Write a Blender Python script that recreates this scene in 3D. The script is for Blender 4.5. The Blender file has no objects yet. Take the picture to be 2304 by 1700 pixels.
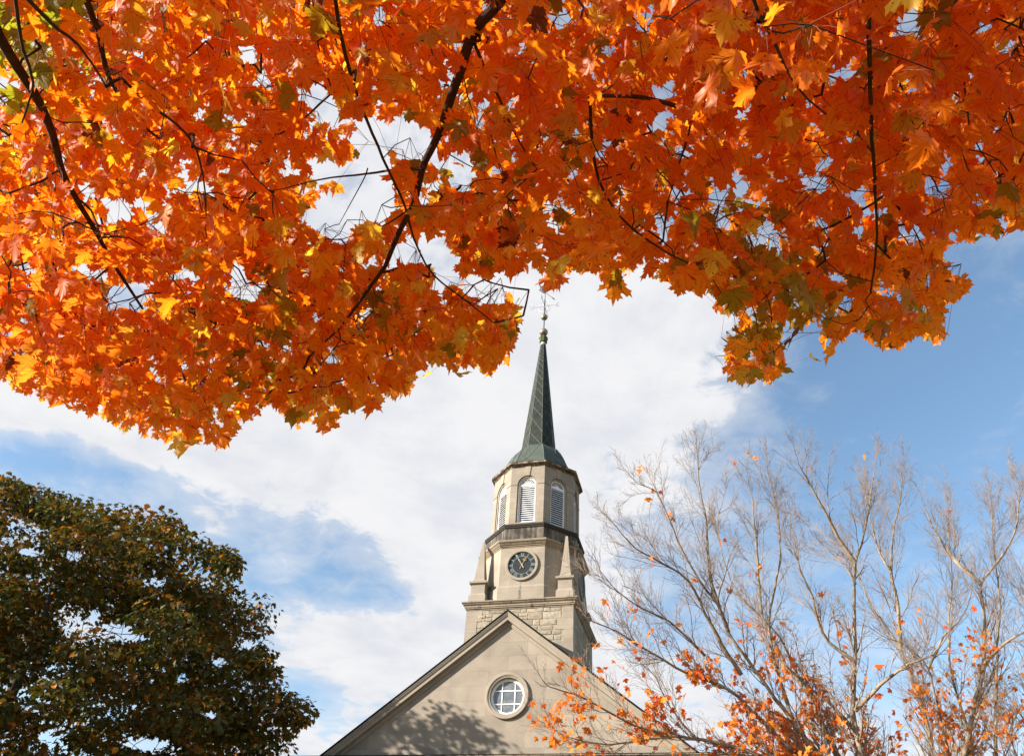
import bpy, bmesh, math, random
import numpy as np
from mathutils import Vector, Matrix

# ------------------------------------------------------------------ camera, light, exposure
SC = bpy.context.scene
COL = SC.collection
F_PX, PITCH, ROLL = 1764.0, math.radians(39.75), math.radians(4.146)
EYE = np.array([0.0, 0.0, 1.65])
SUN_AZ = math.radians(73.0)          # from -Y towards -X
SUN_EL = math.radians(23.2)
SUN_DIR = np.array([-math.sin(SUN_AZ)*math.cos(SUN_EL), -math.cos(SUN_AZ)*math.cos(SUN_EL), math.sin(SUN_EL)])
SKY_STRENGTH = 0.10
EXPOSURE = 1.25
SUN_STRENGTH = 5.0

_r0 = np.array([1.0, 0, 0]); _u0 = np.array([0, -math.sin(PITCH), math.cos(PITCH)]); _f0 = np.array([0, math.cos(PITCH), math.sin(PITCH)])
CR = _r0*math.cos(ROLL) + _u0*math.sin(ROLL)
CU = -_r0*math.sin(ROLL) + _u0*math.cos(ROLL)
CF = _f0

cam_d = bpy.data.cameras.new('camera'); cam = bpy.data.objects.new('camera', cam_d); COL.objects.link(cam)
cam_d.sensor_width = 36.0; cam_d.lens = 36.0*F_PX/2304.0
cam_d.clip_start = 0.05; cam_d.clip_end = 5000
M = Matrix.Identity(4)
for i in range(3):
    M[i][0] = CR[i]; M[i][1] = CU[i]; M[i][2] = -CF[i]; M[i][3] = EYE[i]
cam.matrix_world = M
SC.camera = cam

def ray(px, py):
    """unit directions (world) of photograph pixels"""
    px = np.asarray(px, float); py = np.asarray(py, float)
    d = ((px-1152)/F_PX)[..., None]*CR - ((py-850)/F_PX)[..., None]*CU + CF
    return d/np.linalg.norm(d, axis=-1, keepdims=True)

def at(px, py, dist):
    return EYE + ray(px, py)*np.asarray(dist, float)[..., None]

def to_px(P):
    v = np.asarray(P, float)-EYE
    z = v@CF
    z = np.where(z > 1e-3, z, 1e-3)
    return 1152+F_PX*(v@CR)/z, 850-F_PX*(v@CU)/z

SC.view_settings.view_transform = 'Standard'; SC.view_settings.look = 'None'
SC.view_settings.gamma = 1.0; SC.view_settings.use_curve_mapping = False
SC.view_settings.exposure = EXPOSURE
SC.render.engine = 'CYCLES'
SC.cycles.max_bounces = 14; SC.cycles.transmission_bounces = 10; SC.cycles.diffuse_bounces = 10
SC.cycles.use_denoising = True
SC.cycles.sample_clamp_indirect = 8.0

sun_d = bpy.data.lights.new('sun', 'SUN'); sun = bpy.data.objects.new('sun', sun_d); COL.objects.link(sun)
sun_d.energy = SUN_STRENGTH; sun_d.angle = math.radians(0.5); sun_d.color = (1.0, 0.93, 0.82)
sun.rotation_euler = Vector(SUN_DIR).to_track_quat('Z', 'Y').to_euler()
sun.location = (-30, -10, 40)

# ------------------------------------------------------------------ sky with clouds (all in compass direction and height)
class NT:
    def __init__(s, nt): s.nt = nt
    def n(s, t, **kw):
        o = s.nt.nodes.new(t)
        for k, v in kw.items(): setattr(o, k, v)
        return o
    def put(s, inp, v):
        if v is None: return
        if hasattr(v, 'is_linked') or isinstance(v, bpy.types.NodeSocket): s.nt.links.new(v, inp)
        else: inp.default_value = v
    def m(s, op, a, b=None, c=None, clamp=False):
        o = s.n('ShaderNodeMath', operation=op); o.use_clamp = clamp
        s.put(o.inputs[0], a); s.put(o.inputs[1], b); s.put(o.inputs[2], c)
        return o.outputs[0]
    def vm(s, op, a, b=None, out=0):
        o = s.n('ShaderNodeVectorMath', operation=op)
        s.put(o.inputs[0], a); s.put(o.inputs[1], b)
        return o.outputs['Value'] if op in ('DOT_PRODUCT', 'LENGTH', 'DISTANCE') else o.outputs[0]
    def mixc(s, f, a, b, mode='MIX'):
        o = s.n('ShaderNodeMix', data_type='RGBA', blend_type=mode)
        s.put(o.inputs[0], f); s.put(o.inputs[6], a); s.put(o.inputs[7], b)
        return o.outputs[2]
    def noise(s, vec, scale, detail=4, rough=.55, dist=0.0, dims='3D'):
        o = s.n('ShaderNodeTexNoise', noise_dimensions=dims)
        s.put(o.inputs['Vector'], vec); o.inputs['Scale'].default_value = scale
        o.inputs['Detail'].default_value = detail; o.inputs['Roughness'].default_value = rough
        o.inputs['Distortion'].default_value = dist
        return o.outputs['Fac']
    def ss(s, v, lo, hi, a=0.0, b=1.0):
        o = s.n('ShaderNodeMapRange', interpolation_type='SMOOTHSTEP')
        s.put(o.inputs['Value'], v)
        o.inputs['From Min'].default_value = lo; o.inputs['From Max'].default_value = hi
        o.inputs['To Min'].default_value = a; o.inputs['To Max'].default_value = b
        return o.outputs[0]
    def ramp(s, v, stops):
        o = s.n('ShaderNodeValToRGB')
        s.put(o.inputs[0], v)
        e = o.color_ramp.elements
        while len(e) < len(stops): e.new(0.5)
        for k, (p, c) in enumerate(stops):
            e[k].position = p; e[k].color = (*c, 1) if len(c) == 3 else c
        return o.outputs[0]

world = bpy.data.worlds.new('World'); SC.world = world; world.use_nodes = True
w = NT(world.node_tree)
for nd in list(world.node_tree.nodes): world.node_tree.nodes.remove(nd)
sky = w.n('ShaderNodeTexSky', sky_type='NISHITA'); sky.sun_disc = False
sky.sun_elevation = SUN_EL; sky.sun_rotation = math.atan2(SUN_DIR[0], SUN_DIR[1])
sky.air_density = 1.0; sky.dust_density = 0.6; sky.ozone_density = 1.6
geo = w.n('ShaderNodeTexCoord').outputs['Generated']
sep = w.n('ShaderNodeSeparateXYZ'); w.put(sep.inputs[0], geo)
az = w.m('ARCTAN2', sep.outputs[0], sep.outputs[1]); el = w.m('ARCSINE', sep.outputs[2])
# cloud layer seen on a plane high above: perspective-stretched noise
hz = w.m('MAXIMUM', w.m('ADD', sep.outputs[2], 0.12), 0.05)
cx_ = w.m('DIVIDE', sep.outputs[0], hz); cy_ = w.m('DIVIDE', sep.outputs[1], hz)
pl = w.n('ShaderNodeCombineXYZ'); w.put(pl.inputs[0], cx_); w.put(pl.inputs[1], cy_)
n1 = w.noise(pl.outputs[0], 4.2, 11, .60, .45)
n2 = w.noise(pl.outputs[0], 14.0, 8, .62, .6)
cmb = w.n('ShaderNodeCombineXYZ'); w.put(cmb.inputs[0], az); w.put(cmb.inputs[1], el); cmb.inputs[2].default_value = 1.0
# cloud banks: (photo position, half size along / across, tilt, weight)
BANKS = [
    (1150, 900, 380, 230, -28, 1.25), (1400, 760, 240, 170, -10, .95), (1010, 1120, 250, 150, 25, 1.1), (1100, 1290, 170, 170, 0, .8),
    (760, 1000, 330, 75, 14, 1.0), (330, 960, 330, 60, 10, .85), (470, 1060, 170, 40, 14, .6), (60, 930, 120, 40, 5, .6),
    (830, 1470, 220, 80, 6, 1.5), (980, 1400, 110, 60, 0, .6), (740, 1660, 330, 60, -4, .9), (630, 1260, 55, 60, 40, .62), (500, 1180, 60, 26, 30, .5), (760, 1315, 45, 18, 10, .6), (1500, 1100, 110, 200, -30, .6),
    (1550, 1600, 300, 110, 0, .7), (1900, 1680, 420, 80, 0, .75), (1300, 1450, 160, 190, 0, .9), (700, 300, 700, 420, 0, .9),
    (1620, 930, 60, 45, -20, .45), (1835, 885, 40, 20, -10, .35), (60, 500, 400, 400, 0, .7), (100, 1400, 300, 160, 0, .4), (1320, 300, 160, 300, 0, -.25),
    (700, 1225, 80, 70, 20, -.4), (560, 1290, 60, 60, 0, -.3), (830, 1335, 130, 32, 5, -.55), (120, 1040, 160, 26, 8, -.3), (900, 1290, 90, 30, 25, .15), (640, 1560, 90, 34, 0, -.6), (2050, 900, 380, 330, 0, -.8), (180, 1050, 260, 30, 6, -.3), (420, 905, 120, 25, 0, -.3), (540, 1090, 200, 60, 25, .25), (560, 1240, 90, 80, 20, -.25), (250, 1040, 300, 60, 5, .2)]
fld = None
for (px, py, su, sv, tl, wt) in BANKS:
    d0 = ray(px, py); a0, e0 = math.atan2(d0[0], d0[1]), math.asin(d0[2])
    t = math.radians(tl); ax = (math.cos(t), math.sin(t)); ay = (-math.sin(t), math.cos(t))
    # photo axes expressed in (azimuth, height)
    def ang(dx, dy):
        d1 = ray(px+dx, py+dy); return np.array([math.atan2(d1[0], d1[1])-a0, math.asin(d1[2])-e0])
    A = np.stack([ang(ax[0]*su, ax[1]*su), ang(ay[0]*sv, ay[1]*sv)], axis=1)
    B = np.linalg.inv(A)
    q = []
    for k in range(2):
        q.append(w.vm('DOT_PRODUCT', cmb.outputs[0], (B[k, 0], B[k, 1], -(B[k, 0]*a0+B[k, 1]*e0))))
    r2 = w.m('ADD', w.m('MULTIPLY', q[0], q[0]), w.m('MULTIPLY', q[1], q[1]))
    g = w.m('MULTIPLY', w.m('POWER', 2.71828, w.m('MULTIPLY', r2, -0.8)), wt)
    fld = g if fld is None else w.m('ADD', fld, g)
nz = w.m('ADD', w.m('MULTIPLY', w.m('SUBTRACT', n1, .5), 2.3), w.m('MULTIPLY', w.m('SUBTRACT', n2, .5), 1.5))
dens = w.m('ADD', fld, nz)
alpha = w.ss(dens, .16, .95)
thin = w.ss(w.m('ADD', fld, w.m('MULTIPLY', nz, .9)), -.5, .75, 0.0, .55)
alpha = w.m('MAXIMUM', alpha, thin)
shade = w.ss(w.noise(pl.outputs[0], 5.0, 7, .6, .2), .35, .72)
CL = 0.89/(SKY_STRENGTH*2**EXPOSURE)
ccol = w.mixc(shade, (CL*1.03, CL*1.03, CL*1.05, 1), (CL*.85, CL*.875, CL*.94, 1))
skc = w.mixc(1.0, sky.outputs[0], (1.03, 1.09, 1.05, 1), 'MULTIPLY')
tot = w.mixc(alpha, skc, ccol)
bg = w.n('ShaderNodeBackground'); w.put(bg.inputs['Color'], tot); bg.inputs['Strength'].default_value = SKY_STRENGTH
wo = w.n('ShaderNodeOutputWorld'); world.node_tree.links.new(bg.outputs[0], wo.inputs[0])

# ------------------------------------------------------------------ helpers
rng = np.random.default_rng(7)
random.seed(7)

def tag(o, label=None, cat=None, group=None, kind=None):
    if label: o['label'] = label
    if cat: o['category'] = cat
    if group: o['group'] = group
    if kind: o['kind'] = kind
    return o

def empty(name, loc, rz=0.0):
    o = bpy.data.objects.new(name, None); COL.objects.link(o); o.location = loc; o.rotation_euler = (0, 0, rz); return o

def new_mat(name):
    m = bpy.data.materials.new(name); m.use_nodes = True
    for nd in list(m.node_tree.nodes): m.node_tree.nodes.remove(nd)
    t = NT(m.node_tree); out = t.n('ShaderNodeOutputMaterial')
    return m, t, out

class MB:
    """mesh builder in local coordinates, walls get metre UVs"""
    def __init__(s): s.v = []; s.f = []; s.c = []; s.cur = (1, 1, 1)
    def face(s, pts):
        b = len(s.v); s.v += [tuple(map(float, p)) for p in pts]; s.f.append(list(range(b, b+len(pts)))); s.c.append(s.cur)
    def box(s, x0, x1, y0, y1, z0, z1):
        p = [(x0, y0, z0), (x1, y0, z0), (x1, y1, z0), (x0, y1, z0), (x0, y0, z1), (x1, y0, z1), (x1, y1, z1), (x0, y1, z1)]
        for q in ((3, 2, 1, 0), (4, 5, 6, 7), (0, 1, 5, 4), (1, 2, 6, 5), (2, 3, 7, 6), (3, 0, 4, 7)): s.face([p[i] for i in q])
    def hexa(s, p):
        for q in ((3, 2, 1, 0), (4, 5, 6, 7), (0, 1, 5, 4), (1, 2, 6, 5), (2, 3, 7, 6), (3, 0, 4, 7)): s.face([p[i] for i in q])
    def bar(s, a, b, wdt, thick, up=(0, 0, 1)):
        """box from a to b, width in the plane of up, thickness across"""
        a = np.array(a, float); b = np.array(b, float); d = (b-a)/np.linalg.norm(b-a)
        n = np.cross(d, np.array(up, float)); n /= np.linalg.norm(n); k = np.cross(n, d)
        h = n*thick/2; g = k*wdt/2
        s.hexa([a-h-g, a+h-g, a+h+g, a-h+g, b-h-g, b+h-g, b+h+g, b-h+g][0:4] + [b-h-g, b+h-g, b+h+g, b-h+g])
    def sweep(s, rings, cap0=False, cap1=False):
        for r0, r1 in zip(rings[:-1], rings[1:]):
            n = len(r0)
            for i in range(n):
                j = (i+1) % n
                s.face([r0[i], r0[j], r1[j], r1[i]])
        if cap0: s.face(list(rings[0])[::-1])
        if cap1: s.face(list(rings[-1]))
    def lathe(s, prof, c, n=24):
        rings = [[(c[0]+r*math.cos(2*math.pi*k/n), c[1]+r*math.sin(2*math.pi*k/n), z) for k in range(n)] for r, z in prof]
        s.sweep(rings, True, True)
    def tube(s, pts, rad, n=6):
        V, Fc = tube_arrays([(np.array(pts, float), np.full(len(pts), rad) if np.isscalar(rad) else np.array(rad))], n)
        b = len(s.v); s.v += [tuple(p) for p in V]; s.f += [[i+b for i in q] for q in Fc.tolist()]; s.c += [s.cur]*len(Fc)
    def build(s, name, mat, parent=None, smooth=False, loc=None, rz=None, col=False):
        me = bpy.data.meshes.new(name); me.from_pydata(s.v, [], s.f); me.update()
        uv = me.uv_layers.new(name='UVMap'); 
        nl = len(me.loops); uvs = np.zeros((nl, 2), 'f4')
        for p in me.polygons:
            n = p.normal
            hx = Vector((-n.y, n.x, 0))
            if hx.length < 1e-3: t1, t2 = Vector((1, 0, 0)), Vector((0, 1, 0))
            else: t1 = hx.normalized(); t2 = n.cross(t1)
            for li in p.loop_indices:
                co = me.vertices[me.loops[li].vertex_index].co
                uvs[li] = (co.dot(t1), co.dot(t2))
        uv.data.foreach_set('uv', uvs.ravel())
        if col:
            ca = me.color_attributes.new('tint', 'FLOAT_COLOR', 'CORNER'); a = np.ones((nl, 4), 'f4')
            for p, c in zip(me.polygons, s.c):
                a[p.loop_start:p.loop_start+p.loop_total, :3] = c
            ca.data.foreach_set('color', a.ravel())
        bm = bmesh.new(); bm.from_mesh(me); bmesh.ops.remove_doubles(bm, verts=bm.verts, dist=1e-5)
        bmesh.ops.recalc_face_normals(bm, faces=bm.faces); bm.to_mesh(me); bm.free()
        if smooth:
            for p in me.polygons: p.use_smooth = True
        me.materials.append(mat)
        o = bpy.data.objects.new(name, me); COL.objects.link(o)
        if parent: o.parent = parent
        if loc is not None: o.location = loc
        if rz is not None: o.rotation_euler = (0, 0, rz)
        return o

def tube_arrays(paths, sides):
    """paths: list of (points (n,3), radii (n,)) -> verts, quads; grouped by length and vectorised"""
    groups = {}
    for p, r in paths: groups.setdefault(len(p), []).append((p, r))
    VV, FF, base = [], [], 0
    ang = np.arange(sides)*2*math.pi/sides
    for n, lst in groups.items():
        P = np.stack([a for a, b in lst]); R = np.stack([b for a, b in lst])
        T = np.zeros_like(P); T[:, 1:-1] = P[:, 2:]-P[:, :-2]; T[:, 0] = P[:, 1]-P[:, 0]; T[:, -1] = P[:, -1]-P[:, -2]
        T /= np.linalg.norm(T, axis=2, keepdims=True)+1e-9
        D = P[:, -1]-P[:, 0]; ref = np.where((np.abs(D[:, 2]) < .8*np.linalg.norm(D, axis=1))[:, None], np.array([[0, 0, 1.]]), np.array([[1., 0.3, 0]]))
        N1 = np.cross(T, ref[:, None, :]); N1 /= np.linalg.norm(N1, axis=2, keepdims=True)+1e-9
        N2 = np.cross(T, N1)
        V = P[:, :, None, :] + R[:, :, None, None]*(np.cos(ang)[None, None, :, None]*N1[:, :, None, :]+np.sin(ang)[None, None, :, None]*N2[:, :, None, :])
        m = len(lst)
        idx = base+np.arange(m*n*sides).reshape(m, n, sides)
        a = idx[:, :-1, :]; b = idx[:, 1:, :]
        Q = np.stack([a, np.roll(a, -1, 2), np.roll(b, -1, 2), b], axis=-1).reshape(-1, 4)
        VV.append(V.reshape(-1, 3)); FF.append(Q); base += m*n*sides
    return np.concatenate(VV), np.concatenate(FF)

def raw_mesh(name, V, Fc, mat, parent=None, smooth=False, uv=None, col=None, origin=None):
    """V (n,3), Fc (m,k) equal sided faces, uv per vertex, col per vertex"""
    V = np.asarray(V, 'f4')
    if origin is not None: V = V-np.asarray(origin, 'f4')
    me = bpy.data.meshes.new(name); k = Fc.shape[1]
    me.vertices.add(len(V)); me.vertices.foreach_set('co', V.ravel().astype('f4'))
    me.loops.add(Fc.size); me.loops.foreach_set('vertex_index', Fc.ravel().astype('i4'))
    me.polygons.add(len(Fc)); me.polygons.foreach_set('loop_start', (np.arange(len(Fc))*k).astype('i4'))
    if smooth: me.polygons.foreach_set('use_smooth', np.ones(len(Fc), bool))
    me.update(calc_edges=True)
    if uv is not None:
        l = me.uv_layers.new(name='UVMap'); l.data.foreach_set('uv', np.asarray(uv, 'f4')[Fc.ravel()].ravel())
    if col is not None:
        c = me.color_attributes.new('tint', 'FLOAT_COLOR', 'POINT'); c.data.foreach_set('color', np.asarray(col, 'f4').ravel())
    me.validate()
    me.materials.append(mat)
    o = bpy.data.objects.new(name, me); COL.objects.link(o)
    if parent: o.parent = parent
    return o

def inpoly(x, y, poly):
    x = np.asarray(x, float); y = np.asarray(y, float); r = np.zeros(x.shape, bool); n = len(poly)
    for i in range(n):
        x0, y0 = poly[i]; x1, y1 = poly[(i+1) % n]
        if y0 == y1: continue
        c = ((y0 > y) != (y1 > y)) & (x < (x1-x0)*(y-y0)/(y1-y0)+x0)
        r ^= c
    return r

# ------------------------------------------------------------------ materials
def stone_mat(name, base, bw=1.9, bh=.86, joint=.006, jdark=.72, rough=.85, stain=0.0, mott=.12, offset=.5, streak=False, bcol=((.93, .93, .94, 1), (1.06, 1.05, 1.03, 1))):
    m, t, out = new_mat(name)
    uv = t.n('ShaderNodeTexCoord').outputs['UV']; ob = t.n('ShaderNodeTexCoord').outputs['Object']
    br = t.n('ShaderNodeTexBrick'); t.put(br.inputs['Vector'], uv); br.offset = offset; br.squash = 1.0
    br.inputs['Scale'].default_value = 1.0; br.inputs['Brick Width'].default_value = bw; br.inputs['Row Height'].default_value = bh
    br.inputs['Mortar Size'].default_value = joint; br.inputs['Mortar Smooth'].default_value = .3; br.inputs['Bias'].default_value = 0
    br.inputs['Color1'].default_value = bcol[0]; br.inputs['Color2'].default_value = bcol[1]; br.inputs['Mortar'].default_value = (jdark, jdark*.97, jdark*.93, 1)
    big = t.ss(t.noise(ob, .55, 5, .6, .4), .3, .75)
    c = t.mixc(big, (base[0]*(1+mott), base[1]*(1+mott), base[2]*(1+mott*.8), 1), (base[0]*(1-mott), base[1]*(1-mott*1.05), base[2]*(1-mott*1.15), 1))
    c = t.mixc(1.0, c, br.outputs['Color'], 'MULTIPLY')
    fine = t.noise(ob, 38, 4, .65)
    c = t.mixc(t.ss(fine, .35, .75, 0, .22), c, (base[0]*.6, base[1]*.57, base[2]*.52, 1))
    if stain > 0:
        mp = t.n('ShaderNodeMapping'); t.put(mp.inputs[0], ob); mp.inputs['Scale'].default_value = (3.4, 3.4, .16)
        s1 = t.noise(mp.outputs[0], 1.6, 7, .62, .2)
        s2 = t.noise(ob, .9, 4, .6)
        s = t.ss(t.m('ADD', t.m('MULTIPLY', s1, .7), t.m('MULTIPLY', s2, .5)), .74-.4*stain, .9-.25*stain)
        c = t.mixc(s, c, (.035, .031, .027, 1))
    if streak:
        sp = t.n('ShaderNodeSeparateXYZ'); t.put(sp.inputs[0], ob)
        mp = t.n('ShaderNodeMapping'); t.put(mp.inputs[0], ob); mp.inputs['Scale'].default_value = (3, 3, .9)
        wob = t.m('MULTIPLY', t.m('SUBTRACT', t.noise(mp.outputs[0], 2.0, 4, .6), .5), .25)
        dx = t.m('ABSOLUTE', t.m('ADD', t.m('ADD', sp.outputs[0], .03), wob))
        wz = t.ss(sp.outputs[2], 24.75, 23.4, .05, .15)
        k = t.ss(t.m('DIVIDE', dx, wz), 1.15, .2)
        k = t.m('MULTIPLY', k, t.ss(sp.outputs[2], 24.85, 24.0, .3, .85))
        k = t.m('MULTIPLY', k, t.ss(sp.outputs[1], -3.2, -3.3)); k = t.m('MULTIPLY', k, t.ss(sp.outputs[2], 24.86, 24.7)); 
        c = t.mixc(t.m('MULTIPLY', k, t.ss(t.noise(ob, 6, 5, .6), .25, .6)), c, (.06, .055, .04, 1))
    b = t.n('ShaderNodeBsdfPrincipled'); t.put(b.inputs['Base Color'], c); b.inputs['Roughness'].default_value = rough
    b.inputs['Specular IOR Level'].default_value = .25
    bp = t.n('ShaderNodeBump'); bp.inputs['Strength'].default_value = .25; bp.inputs['Distance'].default_value = .02
    t.put(bp.inputs['Height'], t.m('ADD', t.m('MULTIPLY', fine, .3), br.outputs['Fac'] if False else t.noise(ob, 7, 5, .6)))
    t.put(b.inputs['Normal'], bp.outputs[0])
    m.node_tree.links.new(b.outputs[0], out.inputs[0])
    return m

def plain_mat(name, c, rough=.6, metal=0.0, var=.12, scale=6, spec=.3):
    m, t, out = new_mat(name)
    ob = t.n('ShaderNodeTexCoord').outputs['Object']
    k = t.ss(t.noise(ob, scale, 5, .6), .3, .7)
    col = t.mixc(k, tuple(x*(1+var) for x in c)+(1,), tuple(x*(1-var) for x in c)+(1,))
    b = t.n('ShaderNodeBsdfPrincipled'); t.put(b.inputs['Base Color'], col); b.inputs['Roughness'].default_value = rough
    b.inputs['Metallic'].default_value = metal; b.inputs['Specular IOR Level'].default_value = spec
    m.node_tree.links.new(b.outputs[0], out.inputs[0]); return m

LIME = (.278, .235, .192)
M_gable = stone_mat('limestone ashlar', LIME, 2.35, .86, .009, .70, mott=.15, bcol=((.86, .855, .85, 1), (1.07, 1.06, 1.05, 1)))
M_belfry = stone_mat('limestone belfry', LIME, .95, .47, .009, .68, bcol=((.88, .875, .87, 1), (1.06, 1.05, 1.04, 1)))
M_trim = stone_mat('limestone trim', (.285, .242, .197), 1.7, 3.0, .005, .75, stain=.12)
M_ledge = stone_mat('limestone weathered ledge', (.275, .222, .17), 1.6, 3.0, .006, .7, stain=.36)
M_clockstage = stone_mat('limestone clock stage', LIME, 1.6, .92, .008, .78, mott=.16, streak=True)
M_parapet = stone_mat('limestone sooty parapet', (.195, .158, .125), .95, .58, .007, .6, stain=.80)
M_coping = stone_mat('sooty coping', (.04, .036, .032), 1.0, 3.0, .006, .6, stain=.4)
M_topcorn = stone_mat('limestone stained cornice', (.275, .222, .17), .40, 3.0, .014, .15, stain=.45, bcol=((.22, .2, .19, 1), (1.25, 1.22, 1.18, 1)))

def rubble_mat():
    m, t, out = new_mat('rubble stone')
    ob = t.n('ShaderNodeTexCoord').outputs['Object']
    at_ = t.n('ShaderNodeVertexColor'); at_.layer_name = 'tint'
    n = t.noise(ob, 5, 6, .65, .4)
    c = t.mixc(t.ss(n, .3, .7), at_.outputs[0], t.mixc(1.0, at_.outputs[0], (.70, .68, .66, 1), 'MULTIPLY'))
    c = t.mixc(t.ss(t.noise(ob, 2.2, 5, .65, .5), .56, .75, 0, .6), c, (.30, .215, .12, 1))
    b = t.n('ShaderNodeBsdfPrincipled'); t.put(b.inputs['Base Color'], c); b.inputs['Roughness'].default_value = .9; b.inputs['Specular IOR Level'].default_value = .2
    bp = t.n('ShaderNodeBump'); bp.inputs['Strength'].default_value = .7; bp.inputs['Distance'].default_value = .06
    t.put(bp.inputs['Height'], t.noise(ob, 4.5, 6, .62, .6)); t.put(b.inputs['Normal'], bp.outputs[0])
    m.node_tree.links.new(b.outputs[0], out.inputs[0]); return m
M_rubble = rubble_mat()

def copper_mat(name, c1, c2, c3):
    m, t, out = new_mat(name)
    ob = t.n('ShaderNodeTexCoord').outputs['Object']
    a = t.mixc(t.ss(t.noise(ob, .9, 6, .65, .8), .3, .7), (*c1, 1), (*c2, 1))
    mp = t.n('ShaderNodeMapping'); t.put(mp.inputs[0], ob); mp.inputs['Scale'].default_value = (2.5, 2.5, .8)
    a = t.mixc(t.ss(t.noise(mp.outputs[0], 1.8, 7, .7, 1.2), .60, .74, 0, .75), a, (*c3, 1))
    b = t.n('ShaderNodeBsdfPrincipled'); t.put(b.inputs['Base Color'], a); b.inputs['Roughness'].default_value = .7; b.inputs['Specular IOR Level'].default_value = .18
    bp = t.n('ShaderNodeBump'); bp.inputs['Strength'].default_value = .3; bp.inputs['Distance'].default_value = .03
    t.put(bp.inputs['Height'], t.noise(ob, 3, 4, .6)); t.put(b.inputs['Normal'], bp.outputs[0])
    m.node_tree.links.new(b.outputs[0], out.inputs[0]); return m
M_copper = copper_mat('aged copper', (.017, .021, .018), (.031, .037, .030), (.095, .105, .082))
M_skirt = copper_mat('aged copper skirt', (.085, .098, .084), (.052, .062, .054), (.16, .18, .155))
M_seam = plain_mat('copper seam', (.10, .118, .096), .6, 0, .3, 4)
M_capgreen = plain_mat('mossy copper cap', (.055, .075, .022), .7, 0, .4, 5)
M_lead = plain_mat('grey lead collar', (.32, .32, .33), .6, .1, .25, 6)
M_ball = plain_mat('dull metal ball', (.24, .21, .16), .38, .55, .35, 4)
M_iron = plain_mat('wrought iron', (.06, .065, .075), .5, .2, .3, 10)
M_paleiron = plain_mat('pale galvanised iron', (.36, .37, .40), .5, .2, .2, 10)
M_white = plain_mat('white paint', (.74, .74, .74), .5, 0, .05, 3)
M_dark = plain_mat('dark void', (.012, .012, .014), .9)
M_dial = plain_mat('black clock dial', (.012, .014, .018), .45, 0, .5, 5)
M_verd = plain_mat('verdigris numerals', (.20, .24, .215), .6, 0, .2, 6)
M_gold = plain_mat('gilded hand', (.27, .19, .085), .45, .1, .2, 8)
M_goldpale = plain_mat('pale gilded hand', (.33, .31, .22), .45, .1, .2, 8)
M_roof = plain_mat('dark slate roof', (.013, .012, .011), .95, 0, .3, 2, .02)
def glass_mat():
    m, t, out = new_mat('old window glass')
    ob = t.n('ShaderNodeTexCoord').outputs['Object']
    n = t.noise(ob, 3.0, 6, .65, 1.0)
    c = t.mixc(t.ss(n, .35, .75), (.10, .11, .122, 1), (.19, .195, .20, 1))
    b = t.n('ShaderNodeBsdfPrincipled'); t.put(b.inputs['Base Color'], c); b.inputs['Roughness'].default_value = .18; b.inputs['Specular IOR Level'].default_value = .5
    m.node_tree.links.new(b.outputs[0], out.inputs[0]); return m
M_glass = glass_mat()

# ------------------------------------------------------------------ ground
def ground():
    m, t, out = new_mat('lawn')
    ob = t.n('ShaderNodeTexCoord').outputs['Object']
    c = t.ramp(t.noise(ob, .35, 8, .65), [(.3, (.05, .07, .02)), (.5, (.08, .085, .028)), (.7, (.14, .10, .04))])
    c = t.mixc(t.ss(t.noise(ob, 3.0, 8, .75), .44, .58, 0, .85), c, (.30, .115, .022, 1))
    b = t.n('ShaderNodeBsdfPrincipled'); t.put(b.inputs['Base Color'], c); b.inputs['Roughness'].default_value = .95; b.inputs['Specular IOR Level'].default_value = .1
    bp = t.n('ShaderNodeBump'); t.put(bp.inputs['Height'], t.noise(ob, 25, 5, .7)); bp.inputs['Strength'].default_value = .6; t.put(b.inputs['Normal'], bp.outputs[0])
    m.node_tree.links.new(b.outputs[0], out.inputs[0])
    n = 40; g = np.linspace(-1, 1, n+1); g = np.sign(g)*np.abs(g)**2*1200
    X, Y = np.meshgrid(g, g); Z = -.02+np.where(np.hypot(X, Y) > 120, (np.hypot(X, Y)-120)*.004, 0)
    V = np.stack([X.ravel(), Y.ravel(), Z.ravel()], 1); idx = np.arange((n+1)**2).reshape(n+1, n+1)
    Q = np.stack([idx[:-1, :-1], idx[:-1, 1:], idx[1:, 1:], idx[1:, :-1]], -1).reshape(-1, 4)
    tag(raw_mesh('ground', V, Q, m), kind='structure')
ground()

# ------------------------------------------------------------------ church
YAW = math.radians(16.737)
CH = empty('church', (2.5724, 52.0, 0), -YAW)
tag(CH, 'pale limestone church with steep gable, clock tower and green copper spire', 'church')
T8 = math.tan(math.radians(22.5))
WB, WC, KA, KB, AB, AO, AP, G = 3.55, 3.88, 1.543, 3.409, 3.045, 3.338, 3.434, 5.49

def sq(h, z): return [(-h, -h, z), (h, -h, z), (h, h, z), (-h, h, z)]
def octo(a, z):
    t = a*T8; return [(-t, -a, z), (t, -a, z), (a, -t, z), (a, t, z), (t, a, z), (-t, a, z), (-a, t, z), (-a, -t, z)]
def cham(d, z):
    b = KB+d; t = KA+d*(math.sqrt(2)-1)
    return [(-t, -b, z), (t, -b, z), (b, -t, z), (b, t, z), (t, b, z), (-t, b, z), (-b, t, z), (-b, -t, z)]

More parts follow.
